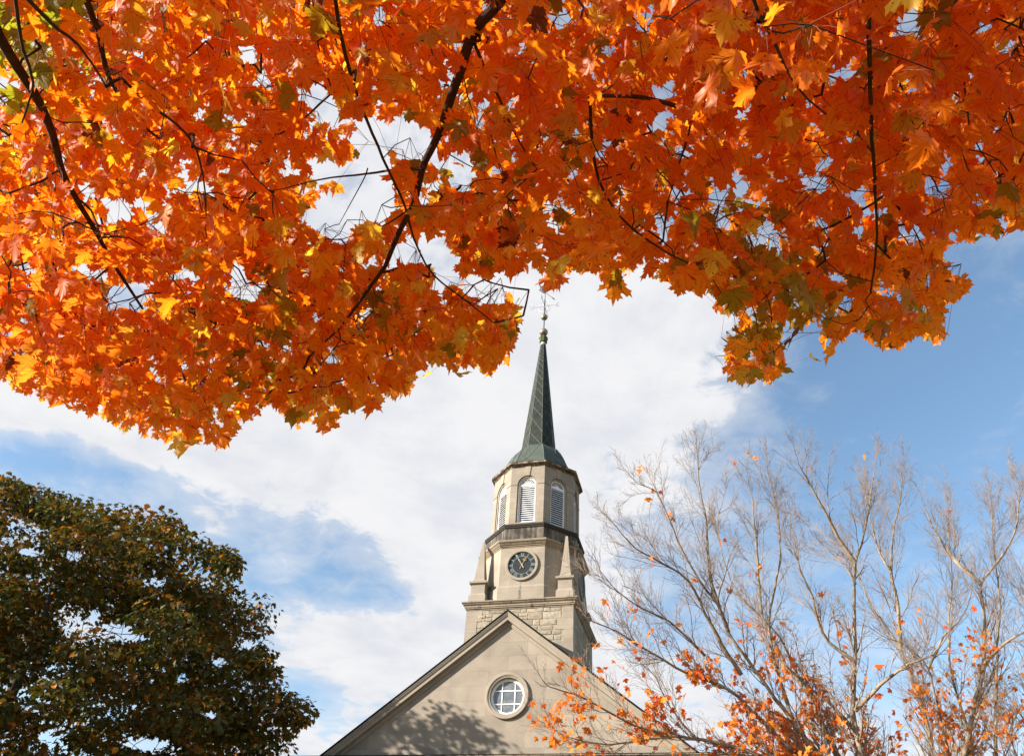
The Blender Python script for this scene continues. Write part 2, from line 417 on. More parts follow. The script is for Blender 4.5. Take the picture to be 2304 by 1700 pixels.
# gable front
ZA, SL = 21.62, .7708
def zr(x): return ZA-SL*abs(x+.08)
XE = 12.6
WIN = (.07, 16.58)
def gable_wall():
    b = MB(); y0, y1 = -G, -G+.7; zt = -.35; R = 1.16; n = 48
    cx, cz = WIN
    ring = [(cx+R*math.cos(2*math.pi*k/n), cz+R*math.sin(2*math.pi*k/n)) for k in range(n)]
    # outer boundary star-shaped about the window
    outer = [(-XE, 0), (XE, 0), (XE, zr(XE)+zt), (-.08, ZA+zt), (-XE, zr(XE)+zt)]
    def hit(th):
        d = np.array([math.cos(th), math.sin(th)]); best = None
        for i in range(len(outer)):
            p = np.array(outer[i]); q = np.array(outer[(i+1) % len(outer)]); e = q-p
            A = np.array([[d[0], -e[0]], [d[1], -e[1]]]); dt = np.linalg.det(A)
            if abs(dt) < 1e-9: continue
            s_, u_ = np.linalg.solve(A, p-np.array([cx, cz]))
            if s_ > 0 and -1e-9 <= u_ <= 1+1e-9 and (best is None or s_ < best): best = s_
        return (cx+best*d[0], cz+best*d[1])
    angs = sorted([2*math.pi*k/n for k in range(n)]+[math.atan2(p[1]-cz, p[0]-cx) % (2*math.pi) for p in outer])
    for y in (y0, y1):
        for a, c in zip(angs, angs[1:]+[angs[0]+2*math.pi]):
            if c-a < 1e-6: continue
            i0 = (cx+R*math.cos(a), cz+R*math.sin(a)); i1 = (cx+R*math.cos(c), cz+R*math.sin(c))
            o0, o1 = hit(a), hit(c)
            b.face([(i0[0], y, i0[1]), (o0[0], y, o0[1]), (o1[0], y, o1[1]), (i1[0], y, i1[1])])
    for i in range(n):
        p, q = ring[i], ring[(i+1) % n]
        b.face([(p[0], y0, p[1]), (p[0], y1, p[1]), (q[0], y1, q[1]), (q[0], y0, q[1])])
    for p, q in zip(outer, outer[1:]+outer[:1]):
        b.face([(p[0], y0, p[1]), (p[0], y1, p[1]), (q[0], y1, q[1]), (q[0], y0, q[1])])
    b.build('gable_wall', M_gable, CH)
gable_wall()

def raking(name, prof, mat):
    b = MB(); XR = XE+.5
    st = [-XR, -.08, XR]
    rings = [[(x, -G-d, zr(x)+dz) for d, dz in prof] for x in st]
    b.sweep(rings, True, True); b.build(name, mat, CH)
raking('raking_cornice', [(-.02, -.10), (.46, -.10), (.455, -.15), (.43, -.17), (.415, -.25), (.375, -.335), (.355, -.36), (.355, -.375), (.345, -.38), (.34, -.57), (.315, -.585), (.12, -.605), (.115, -.70), (.095, -.72), (.085, -.78), (.05, -.83), (-.02, -.85)], M_trim)
raking('roof_edge', [(-.05, .03), (.49, .03), (.49, -.035), (.47, -.098), (-.05, -.098)], M_roof)

def hcornice():
    b = MB(); z = 13.215
    prof = [(0, -.9), (.12, -.9), (.14, -.55), (.2, -.5), (.22, -.3), (.5, -.28), (.52, -.05), (.6, 0.0), (.60, .04)]
    for sgn in (0,):
        rings = [[(x, -G-d, z+dz) for d, dz in prof]+[(x, -G, z+.12)] for x in (-XE-.4, XE+.4)]
        b.sweep(rings, True, True)
    b.build('pediment_cornice', M_ledge, CH)
    b = MB(); b.hexa([(-XE-.4, -G-.615, z+.045), (XE+.4, -G-.615, z+.045), (XE+.4, -G+.01, z+.13), (-XE-.4, -G+.01, z+.13), (-XE-.4, -G-.615, z+.08), (XE+.4, -G-.615, z+.08), (XE+.4, -G+.01, z+.165), (-XE-.4, -G+.01, z+.165)])
    b.build('lead_flashing', M_roof, CH)
hcornice()

def nave():
    b = MB()
    b.box(-12.2, -11.6, -G+.7, 44, 0, zr(12.2)-.4); b.box(11.6, 12.2, -G+.7, 44, 0, zr(12.2)-.4)
    b.box(-11.6, 11.6, 43.4, 44, 0, zr(12.2)-.4)
    b.build('nave_wall', M_gable, CH)
    b = MB()
    for s in (-1, 1):
        X = 13.1*s
        b.hexa([(-.08, -G-.04, ZA-.10), (X, -G-.04, zr(X)-.10), (X, 44.4, zr(X)-.10), (-.08, 44.4, ZA-.10), (-.08, -G-.04, ZA+.045), (X, -G-.04, zr(X)+.045), (X, 44.4, zr(X)+.045), (-.08, 44.4, ZA+.045)])
    b.build('nave_roof', M_roof, CH)
nave()

def round_window():
    cx, cz = WIN
    def ring(b, prof, n=64):
        rings = [[(cx+r*math.cos(2*math.pi*k/n), -G-d, cz+r*math.sin(2*math.pi*k/n)) for k in range(n)] for r, d in prof]
        b.sweep(rings+[rings[0]])
    b = MB(); ring(b, [(1.315, -.02), (1.315, .13), (1.285, .155), (1.17, .15), (1.155, .115), (1.115, .115), (1.10, .09), (1.045, .09), (1.03, .07), (1.03, -.30), (1.20, -.30), (1.20, -.02)])
    o = b.build('round_window', M_trim, CH)
    b = MB(); ring(b, [(1.03, -.13), (.97, -.12), (.955, -.145), (.89, -.15), (.885, -.20), (1.03, -.20)]); b.build('window_frame', M_white, o)
    b = MB()
    y0, y1 = -G+.155, -G+.20
    for s in (-1, 1):
        x = cx+.03+s*.385; h = math.sqrt(.92**2-(x-cx)**2); b.box(x-.03, x+.03, y0, y1, cz-h, cz+h)
        z = cz-.03+s*.375; h = math.sqrt(.92**2-(z-cz)**2)
        xs = [cx-h, cx+.03-.385-.03, cx+.03-.385+.03, cx+.03+.385-.03, cx+.03+.385+.03, cx+h]
        for i in (0, 2, 4): b.box(xs[i], xs[i+1], y0+.003, y1, z-.03, z+.03)
    b.build('muntin', M_white, o)
    b = MB(); b.lathe([(.92, 0), (.92, .02)], (0, 0), 48)
    b.v = [(cx+p[0], -G+.19+p[2], cz+p[1]) for p in b.v]; b.build('pane', M_glass, o)
round_window()

# tower base
def tower_base():
    b = MB(); h = WB-.02; b.sweep([sq(h, 0), sq(h, 22.74)], False, True)
    b.build('tower_base', plain_mat('mortar', (.29, .238, .165), .95, 0, .2, 5), CH)
    # rubble stones laid in random courses on front and both sides
    b = MB(); R = random.Random(3)
    def stones(face, z0, z1):
        z = z1
        while z > z0:
            hgt = R.choice([.26, .31, .36, .42, .48]); x = -WB+.75; zb = z-hgt
            while x < WB-.75:
                wd = R.uniform(.38, 1.1); x2 = min(x+wd, WB-.75)
                if WB-.75-x2 < .3: x2 = WB-.75
                sub = [(zb, z)] if hgt < .46 or R.random() < .6 else [(zb, zb+hgt*.5), (zb+hgt*.5, z)]
                for (a, c) in sub:
                    g = .012; d0 = -.04; d1 = R.uniform(-.006, .016); e = .028
                    k = R.random(); warm = R.random()
                    if warm < .35: col = (.30+.08*k, .252+.066*k, .192+.055*k)
                    else: col = (.25+.12*k, .218+.105*k, .172+.085*k)
                    b.cur = col
                    j = lambda: R.uniform(-.012, .012)
                    pts0 = [(x+g+j(), a+g+j()), (x2-g+j(), a+g+j()), (x2-g+j(), c-g+j()), (x+g+j(), c-g+j())]
                    ctr = ((x+x2)/2, (a+c)/2)
                    pts1 = [(p[0]+e*(1 if p[0] < ctr[0] else -1), p[1]+e*(1 if p[1] < ctr[1] else -1)) for p in pts0]
                    def tr(p, d):
                        u, v = p; dd = WB+d
                        return {'f': (u, -dd, v), 'r': (dd, u, v), 'l': (-dd, -u, v)}[face]
                    A = [tr(p, d0) for p in pts0]; Bq = [tr(p, d1+R.uniform(-.012, .012)) for p in pts1]
                    for i in range(4): b.face([A[i], A[(i+1) % 4], Bq[(i+1) % 4], Bq[i]])
                    cc = tr(ctr, d1+R.uniform(0, .03))
                    for i in range(4): b.face([Bq[i], Bq[(i+1) % 4], cc])
                x = x2
            z = zb
    for face, zlow in (('f', 15.5), ('r', 12), ('l', 12)):
        b = MB(); stones(face, zlow, 22.74); b.build('rubble_panel', M_rubble, CH, col=True)
    # dressed quoins, alternately long and short
    rq = random.Random(9)
    for sx in (-1, 1):
        for sy in (-1, 1):
            b = MB(); z = 22.735; row = 0
            while z > .5:
                hgt = .755; wx = ((1.07, .79, 1.22, .85)[row % 4] if sx < 0 else (.70, .98, .66, 1.1)[row % 4]) + rq.uniform(-.05, .05); wy = 1.75-wx
                d = .012+rq.uniform(0, .004); g = .004
                xa, xb = sorted((sx*(WB+d), sx*(WB-wx))); x_i, y_i = sx*(WB-.06), sy*(WB-.06)
                # L-shaped block as two legs butted end to end
                l1 = sorted((sy*(WB+d), y_i)); b.box(xa, xb, l1[0], l1[1], z-hgt+g, z)
                l2 = sorted((sx*(WB+d), x_i)); ym = sorted((y_i, sy*(WB-wy))); b.box(l2[0], l2[1], ym[0], ym[1], z-hgt+g, z)
                z -= hgt; row += 1
            b.build('quoin', M_gable, CH)
    b = MB()
    prof = [(-.06, 22.735), (.03, 22.735), (.035, 22.80), (.10, 22.83), (.11, 22.90), (.15, 22.92), (.155, 23.02), (.20, 23.05), (.25, 23.10), (.285, 23.17), (.33, 23.19), (.33, 23.27), (.22, 23.31), (-.3, 23.36)]
    b.sweep([sq(WB+d, z) for d, z in prof], True, True); b.build('tower_cornice', M_ledge, CH)
tower_base()

def obelisks():
    prof = [(.58, 23.30), (.58, 23.84), (.545, 23.86), (.50, 23.97), (.475, 24.0), (.475, 24.60), (.52, 24.63), (.55, 24.68), (.61, 24.70), (.61, 24.84), (.50, 24.87), (.42, 24.90), (.40, 25.0), (.36, 25.06), (.345, 25.24), (.33, 25.26), (.075, 27.98), (.03, 28.05)]
    b = MB(); b.sweep([sq(h, z) for h, z in prof], True, True)
    first = b.build('obelisk', M_trim, CH, loc=(-2.97, -2.97, 0))
    for (x, y) in ((2.97, -2.97), (2.97, 2.97), (-2.97, 2.97)):
        o = first.copy(); COL.objects.link(o); o.parent = CH; o.location = (x, y, 0)
obelisks()

def clock_stage():
    b = MB()
    prof = [(.10, 23.30), (.10, 24.28), (.07, 24.32), (.02, 24.40), (0, 24.44), (0, 27.20)]
    b.sweep([cham(d, z) for d, z in prof], False, True); b.build('clock_stage', M_clockstage, CH)
    b = MB()
    prof = [(-.05, 27.195), (.03, 27.195), (.04, 27.26), (.10, 27.29), (.11, 27.34), (.16, 27.37), (.22, 27.45), (.26, 27.50), (.31, 27.53), (.34, 27.62), (.34, 27.66), (-.2, 27.74)]
    b.sweep([cham(d, z) for d, z in prof], True, True); b.build('clock_cornice', M_ledge, CH)
    b = MB(); b.sweep([octo(3.33, 27.66), octo(3.33, 28.14), octo(3.30, 28.16), octo(3.30, 28.80), octo(3.2, 28.80)], True, True); b.build('parapet', M_parapet, CH)
    b = MB(); b.sweep([octo(a, z) for a, z in [(3.29, 28.77), (3.37, 28.80), (3.38, 28.88), (3.43, 28.92), (3.43, 29.06), (3.3, 29.10), (2.9, 29.13)]], True, True); b.build('coping', M_coping, CH)
clock_stage()

def clock(rz):
    """built on the front face, then turned about the tower's axis"""
    cz = 25.86; R0 = .955
    def P(r, th, d): return (r*math.sin(th), -KB-d, cz+r*math.cos(th))   # th clockwise from twelve
    def ring(b, prof, n=64): 
        rr = [[P(r, 2*math.pi*k/n, d) for k in range(n)] for r, d in prof]; b.sweep(rr+[rr[0]])
    b = MB(); ring(b, [(1.14, -.02), (1.14, .10), (1.12, .125), (1.03, .13), (.965, .12), (.955, .10), (.955, .03), (.985, -.02)])
    o = b.build('clock', M_trim, CH, rz=rz)
    b = MB(); rr = [P(R0+.02, 2*math.pi*k/64, .025) for k in range(64)]; rr2 = [P(R0+.02, 2*math.pi*k/64, .005) for k in range(64)]; b.sweep([rr2, rr], True, True); b.build('dial', M_dial, o)
    b = MB(); ring(b, [(.66, .028), (.66, .04), (.638, .04), (.638, .028)]); b.build('minute_ring', M_verd, o)
    r0, r1 = .675, .925
    def stroke(th, a, c, wd=.030, d=.042):
        wd *= .72
        # a, c: (sideways, radial) ; sideways is clockwise
        def q(p):
            er = np.array([math.sin(th), 0, math.cos(th)]); es = np.array([math.cos(th), 0, -math.sin(th)])
            return np.array([0, -KB-d, cz])+er*p[1]+es*p[0]
        b.bar(q(a), q(c), wd, .02, up=(0, 1, 0)) if False else None
        A, C = np.array(a, float), np.array(c, float); dr = (C-A)/np.linalg.norm(C-A); nn = np.array([-dr[1], dr[0]])*wd/2
        f = [q(A-nn), q(C-nn), q(C+nn), q(A+nn)]; off = np.array([0, .016, 0])
        b.hexa([p+off for p in f]+f)
    for h, txt in enumerate(['XII', 'I', 'II', 'III', 'IIII', 'V', 'VI', 'VII', 'VIII', 'IX', 'X', 'XI']):
        th = h*math.pi/6; b = MB()
        wid = {'I': .062, 'V': .135, 'X': .135}; tot = sum(wid[c] for c in txt); x = -tot/2
        for c in txt:
            w_ = wid[c]; m_ = x+w_/2
            if c == 'I':
                stroke(th, (m_, r0), (m_, r1), .040); 
            elif c == 'V':
                stroke(th, (m_-.05, r1), (m_, r0), .042); stroke(th, (m_+.05, r1), (m_, r0), .022, .043)
            else:
                stroke(th, (m_-.055, r1), (m_+.05, r0), .042); stroke(th, (m_+.05, r1), (m_-.05, r0), .022, .043)
            x += w_
        stroke(th, (-tot/2, r0+.004), (tot/2, r0+.004), .018, .044); stroke(th, (-tot/2, r1), (tot/2, r1), .016, .044)
        b.build('numeral', M_verd, o)
    def hand(name, th, pts, d, mat, blob=None):
        b = MB()
        def q(s_, r, dd):
            er = np.array([math.sin(th), 0, math.cos(th)]); es = np.array([math.cos(th), 0, -math.sin(th)])
            return np.array([0, -KB-dd, cz])+er*r+es*s_
        L = [q(-hw, r, d) for r, hw in pts]; Rr = [q(hw, r, d) for r, hw in pts]
        for i in range(len(pts)-1):
            off = np.array([0, .014, 0]); f = [L[i], Rr[i], Rr[i+1], L[i+1]]
            b.hexa([p+off for p in f]+f)
        if blob:
            r, rad = blob
            for s_ in (-1, 1):
                c = [q(s_*rad*.75+rad*.62*math.cos(t), r+rad*.8*math.sin(t), d) for t in np.linspace(0, 2*math.pi, 13)]
                b.tube(c, .018, 5)
            c = [q(rad*.55*math.cos(t), r+rad*1.05+rad*.5*math.sin(t), d) for t in np.linspace(0, 2*math.pi, 13)]
            b.tube(c, .016, 5)
        b.build(name, mat, o)
    hand('hour_hand', math.radians(27.5), [(-.32, .012), (-.26, .045), (-.2, .03), (-.1, .02), (0, .035), (.2, .022), (.32, .026), (.40, .05), (.46, .022), (.56, .045), (.66, .008)], .062, M_gold, (.43, .085))
    hand('minute_hand', math.radians(-30), [(-.26, .03), (-.12, .03), (0, .042), (.2, .02), (.3, .04), (.36, .024), (.45, .042), (.55, .02), (.78, .016), (.83, .035), (.90, .006)], .082, M_goldpale)
    return o
clock(0.0); clock(math.pi/2)

def belfry():
    W = AB*T8; H0, H1 = 29.10, 34.02; SP = 32.52; r1, r2 = .755, .615; dep1, dep2 = .07, .30
    nA = 18
    arc = lambda r: [(r*math.cos(math.pi-math.pi*k/nA), SP+r*math.sin(math.pi-math.pi*k/nA)) for k in range(nA+1)]
    b = MB()
    sill = 29.36
    for k in range(8):
        th = k*math.pi/4; c, s = math.cos(th), math.sin(th)
        def L(u, z, d=0.0):
            x, y = u, -(AB-d); return (x*c-y*s, x*s+y*c, z)
        for sg in (-1, 1):
            a = [(sg*r1, H0), (sg*W, H0), (sg*W, SP), (sg*r1, SP)]; b.face([L(*p) for p in a])
        b.face([L(-r1, H0), L(r1, H0), L(r1, sill), L(-r1, sill)])
        A1, A2 = arc(r1), arc(r2)
        top = [(-W+2*W*i/nA, H1) for i in range(nA+1)]
        b.face([L(-W, SP), L(-W, H1), L(*A1[0])])
        for i in range(nA): b.face([L(*A1[i]), L(*top[i]), L(*top[i+1]), L(*A1[i+1])])
        b.face([L(W, SP), L(*A1[-1]), L(W, H1)])
        o1 = [(-r1, sill)]+A1+[(r1, sill)]; o2 = [(-r2, sill)]+A2+[(r2, sill)]
        for i in range(len(o1)-1):
            p, q, p2, q2 = o1[i], o1[i+1], o2[i], o2[i+1]
            b.face([L(*p), L(*q), L(*q, dep1), L(*p, dep1)])
            b.face([L(*p, dep1), L(*q, dep1), L(*q2, dep1), L(*p2, dep1)])
            b.face([L(*p2, dep1), L(*q2, dep1), L(*q2, dep2), L(*p2, dep2)])
        b.face([L(-r1, sill), L(r1, sill), L(r1, sill, dep2), L(-r1, sill, dep2)])
    b.build('belfry', M_belfry, CH)
    for k in range(8):
        b = MB()
        th = k*math.pi/4; c, s = math.cos(th), math.sin(th)
        def L(u, z, d=0.0):
            x, y = u, -(AB+d); return (x*c-y*s, x*s+y*c, z)
        f = [(-.13, 33.24), (.13, 33.24), (.225, 34.02), (-.225, 34.02)]
        b.hexa([L(u, z, -.20 if z < 33.3 else -.02) for u, z in f]+[L(u, z, .05) for u, z in f])
        b.build('keystone', M_trim, CH)
    for k in range(8):   # slim impost course between the windows
        th = k*math.pi/4; c, s = math.cos(th), math.sin(th)
        def L(u, z, d=0.0):
            x, y = u, -(AB+d); return (x*c-y*s, x*s+y*c, z)
        for sg in (-1, 1):
            b = MB(); u0, u1 = sorted((sg*(r1+.002), sg*(W)))
            dd = .030; e = dd*T8
            ue0 = u0-(e if sg < 0 else 0); ue1 = u1+(e if sg > 0 else 0)
            z0, z1 = SP-.03, SP+.03
            b.hexa([L(u0, z0, -.01), L(u1, z0, -.01), L(ue1, z0, dd), L(ue0, z0, dd), L(u0, z1, -.01), L(u1, z1, -.01), L(ue1, z1, dd), L(ue0, z1, dd)])
            b.build('impost_course', M_trim, CH)
    # stone plinth at each pier foot
    b = MB()
    pr = [(-.05, 33.98), (.02, 33.98), (.04, 34.06), (.10, 34.10), (.16, 34.14), (.24, 34.17), (.27, 34.20), (.27, 34.32), (.22, 34.36), (-.4, 34.40)]
    b.sweep([octo(AB+d, z) for d, z in pr], True, True); b.build('belfry_cornice', M_topcorn, CH)
    # louvred window: frame, slats, fanlight
    def F(k): return k*math.pi/4
    y = -(AB-.16)
    b = MB(); o2 = [(-r2, sill+.02)]+arc(r2-.004)+[(r2, sill+.02)]; o3 = [(-r2+.085, sill+.10)]+[(p[0]*(r2-.085)/r2, SP+(p[1]-SP)*(r2-.085)/r2) for p in arc(r2)]+[(r2-.085, sill+.10)]
    for a in (0,):
        for i in range(len(o2)-1):
            p, q, p2, q2 = o2[i], o2[i+1], o3[i], o3[i+1]
            b.face([(p[0], y, p[1]), (q[0], y, q[1]), (q2[0], y, q2[1]), (p2[0], y, p2[1])])
            b.face([(p2[0], y, p2[1]), (q2[0], y, q2[1]), (q2[0], y+.10, q2[1]), (p2[0], y+.10, p2[1])])
    p, q, p2, q2 = o2[-1], o2[0], o3[-1], o3[0]
    b.face([(p[0], y, p[1]), (q[0], y, q[1]), (q2[0], y, q2[1]), (p2[0], y, p2[1])]); b.face([(p2[0], y, p2[1]), (q2[0], y, q2[1]), (q2[0], y+.1, q2[1]), (p2[0], y+.1, p2[1])])
    b.box(-r2+.08, r2-.08, y+.006, y+.09, SP-.10, SP+.06)
    fr = b
    sl = MB(); ns = 17; z0, z1 = sill+.10, SP-.10
    for i in range(ns):
        z = z0+(i+.5)*(z1-z0)/ns; w_ = r2-.09; hh = .041; dy = .045
        sl.hexa([(-w_, y+.035, z-hh), (w_, y+.035, z-hh), (w_, y+.035+.016, z-hh), (-w_, y+.035+.016, z-hh), (-w_, y+.035+dy, z+hh), (w_, y+.035+dy, z+hh), (w_, y+.05+dy, z+hh), (-w_, y+.05+dy, z+hh)])
    fan = MB(); nr = 12; ra, rb = .17, r2-.10; zc = SP+.055
    hub = [(ra*math.cos(t), zc+ra*math.sin(t)*.8) for t in np.linspace(0, math.pi, 15)]
    fan.sweep([[(u, y+.02, z) for u, z in hub], [(u, y+.07, z) for u, z in hub]], True, True)
    for i in range(nr):
        t = math.pi*(i+.0)/(nr-1); d = np.array([math.cos(t), math.sin(t)]); n_ = np.array([-d[1], d[0]])
        c_ = np.array([0, zc]); a0, a1 = c_+d*ra*.7, c_+d*(rb+.03); w0, w1 = .012, .017
        f = [a0-n_*w0, a1-n_*w1, a1+n_*w1, a0+n_*w0]
        if d[1] < .05: f = [p+np.array([0, .02]) for p in f]
        fan.hexa([(p[0], y+.06, p[1]) for p in f]+[(p[0], y+.03, p[1]) for p in f])
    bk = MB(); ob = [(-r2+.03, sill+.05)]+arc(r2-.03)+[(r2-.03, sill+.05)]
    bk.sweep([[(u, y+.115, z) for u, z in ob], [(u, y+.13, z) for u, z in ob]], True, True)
    proto = None
    for k in range(8):
        if proto is None:
            root = bk.build('louver_window', M_dark, CH); kids = [fr.build('window_frame', M_white, root), sl.build('louver', M_white, root), fan.build('fanlight', M_white, root)]; proto = (root, kids)
        else:
            root = proto[0].copy(); COL.objects.link(root); root.parent = CH
            for kd in proto[1]:
                c = kd.copy(); COL.objects.link(c); c.parent = root
        root.rotation_euler = (0, 0, F(k))
belfry()

def spire():
    prof = [(3.30, 34.37), (3.05, 34.47), (2.78, 34.66), (2.56, 34.98), (2.38, 35.45), (2.18, 35.98), (1.93, 36.50), (1.66, 36.93), (1.45, 37.16)]
    b = MB(); b.sweep([octo(a, z) for a, z in prof], True, True); sk = b.build('spire_skirt', M_skirt, CH)
    a0, z0, a1, z1 = 1.30, 37.10, .225, 48.95
    A = lambda z: a0+(a1-a0)*(z-z0)/(z1-z0)
    b = MB(); b.sweep([octo(A(z), z) for z in np.linspace(z0, z1, 14)], True, True); sp = b.build('spire', M_copper, CH)
    b = MB()
    for k in range(8):
        b.tube([octo(A(z), z)[k] for z in np.linspace(z0+.1, z1, 10)], np.linspace(.028, .012, 10), 5)
        z = z0+.05; i = 0
        while z < z1-.6:
            wz = 2*A(z)*T8; zn = z+(1.3, 1.6, 1.45, 1.7, 1.4)[(i+k*2) % 5]*wz; i += 1
            zn = min(zn, z1)
            for (p, q) in (((k, z), ((k+1) % 8, zn)), (((k+1) % 8, z), (k, zn))):
                P0 = np.array(octo(A(p[1])+.006, p[1])[p[0]]); P1 = np.array(octo(A(q[1])+.006, q[1])[q[0]])
                b.tube([P0, P1], .008+.006*A(z)/a0, 4)
            z = zn
    b.build('standing_seam', M_seam, sp)
    b = MB()
    for k in range(8):
        b.tube([octo(a+.004, z)[k] for a, z in prof[1:]], .028, 5)
        for (s0, s1) in (((0.0, 1.0)), ((1.0, 0.0))):
            pts = []
            for i, (a, z) in enumerate(prof[1:]):
                t = s0+(s1-s0)*i/(len(prof)-2); c8 = octo(a+.008, z); P0, P1 = np.array(c8[k]), np.array(c8[(k+1) % 8]); pts.append(P0*(1-t)+P1*t)
            b.tube(pts, .018, 4)
    b.build('standing_seam', M_seam, sk)
    b = MB(); b.lathe([(.25, 48.9), (.24, 49.26)], (0, 0), 16); b.build('collar', M_lead, CH)
    b = MB(); b.sweep([octo(a, z) for a, z in [(.27, 49.22), (.33, 49.26), (.34, 49.34), (.30, 49.40), (.33, 49.52), (.39, 49.74), (.39, 49.80), (.30, 49.84), (.14, 49.98), (.09, 50.2)]], True, True); b.build('finial_cap', M_capgreen, CH)
    def ball(zc, r, name='finial_ball'):
        b = MB(); b.lathe([(max(.01, r*math.sin(t)), zc-r*math.cos(t)) for t in np.linspace(0.05, math.pi-.05, 18)], (0, 0), 28); b.build(name, M_ball, CH, smooth=True)
    ball(50.53, .385); ball(52.45, .315)
    b = MB(); b.tube([(0, 0, 50.1), (0, 0, 52.9)], .055, 10); b.build('finial_rod', M_iron, CH)
spire()

def weathervane():
    b = MB(); b.tube([(0, 0, 52.72), (0, 0, 53.4), (0, 0, 54.4), (0, 0, 56.2)], [.06, .045, .035, .02], 8)
    for z in (53.1, 53.55, 54.1, 54.5): b.lathe([(.02, z-.06), (.075, z), (.02, z+.06)], (0, 0), 10)
    root = b.build('weathervane', M_iron, CH)
    b = MB(); zc = 53.88
    for d in ((1, 0), (0, 1)):
        b.bar((-d[0]*1.08, -d[1]*1.08, zc), (d[0]*1.08, d[1]*1.08, zc), .028, .028, (0, 0, 1))
    b.build('arm', M_paleiron, root)
    def letter(ch, cx, cy, ax):
        b = MB(); ax = np.array(ax, float)
        S = {'E': [((-.12, -.2), (-.12, .2)), ((-.12, .2), (.13, .2)), ((-.12, 0), (.07, 0)), ((-.12, -.2), (.13, -.2)), ((.13, .2), (.13, .13)), ((.13, -.2), (.13, -.13))],
             'W': [((-.2, .2), (-.1, -.2)), ((-.1, -.2), (0, .12)), ((0, .12), (.1, -.2)), ((.1, -.2), (.2, .2)), ((-.25, .2), (-.15, .2)), ((.15, .2), (.25, .2))],
             'N': [((-.13, -.2), (-.13, .2)), ((-.13, .2), (.13, -.2)), ((.13, -.2), (.13, .2))],
             'S': [((.13, .14), (0, .2)), ((0, .2), (-.12, .12)), ((-.12, .12), (-.08, .03)), ((-.08, .03), (.09, -.04)), ((.09, -.04), (.13, -.12)), ((.13, -.12), (0, -.2)), ((0, -.2), (-.13, -.14))]}[ch]
        for p, q in S:
            P0 = np.array([cx, cy, zc])+ax*p[0]+np.array([0, 0, p[1]]); P1 = np.array([cx, cy, zc])+ax*q[0]+np.array([0, 0, q[1]])
            b.bar(P0, P1, .045, .03, np.cross(ax, [0, 0, 1]))
        b.build('letter', M_paleiron, root)
    letter('E', 1.22, 0, (1, 0, 0)); letter('W', -1.24, 0, (1, 0, 0)); letter('N', 0, 1.22, (0, -1, 0)); letter('S', 0, -1.22, (0, -1, 0))
    b = MB()
    for d in ((1, 0), (-1, 0), (0, 1), (0, -1)):
        for (z0, sg, k) in ((53.02, 1, .62), (54.72, -1, .48)):
            pts = []
            for t in np.linspace(0, 1, 15):   # out along a bulging curve, then curled inward
                if t < .55: u = t/.55; r = k*math.sin(u*math.pi/2)*.9; z = z0+sg*.62*u**1.3
                else:
                    u = (t-.55)/.45; a = u*1.5*math.pi; rr = .17*(1-.6*u); r = k*.9-.17+rr*math.cos(a); z = z0+sg*(.62+rr*math.sin(a))
                pts.append((d[0]*r, d[1]*r, z))
            b.tube(pts, .021, 4)
    b.build('scroll', M_paleiron, root)
    # the swinging vane: pennant towards the viewer, arrow away to the right
    b = MB(); di = np.array([.52, .85, 0.0]); di /= np.linalg.norm(di); zc2 = 55.75
    o = np.array([0, 0, zc2]); up = np.array([0, 0, 1.0])
    b.bar(o-di*.5, o+di*1.15, .03, .03, (0, 0, 1))
    tip = o+di*1.4
    for s in (-1, 1): b.hexa([tip-di*.3+up*.1*0, tip, tip-di*.42+up*s*.12, tip-di*.3]+[p+np.cross(di, up)*.02 for p in (tip-di*.3, tip, tip-di*.42+up*s*.12, tip-di*.3)])
    pen = [(-.08, .26), (-.80, .38), (-.64, .0), (-.82, -.34), (-.08, -.24)]
    for p, q in zip(pen, pen[1:]+pen[:1]): b.bar(o+di*p[0]+up*p[1], o+di*q[0]+up*q[1], .05, .03, np.cross(di, up))
    for i in range(4):
        x0 = -.1-.145*i
        b.bar(o+di*x0+up*.24, o+di*(x0-.145)+up*-.24, .045, .03, np.cross(di, up)); b.bar(o+di*x0-up*.24, o+di*(x0-.145)+up*.24, .045, .032, np.cross(di, up))
    b.build('vane_arrow', M_iron, root)
weathervane()

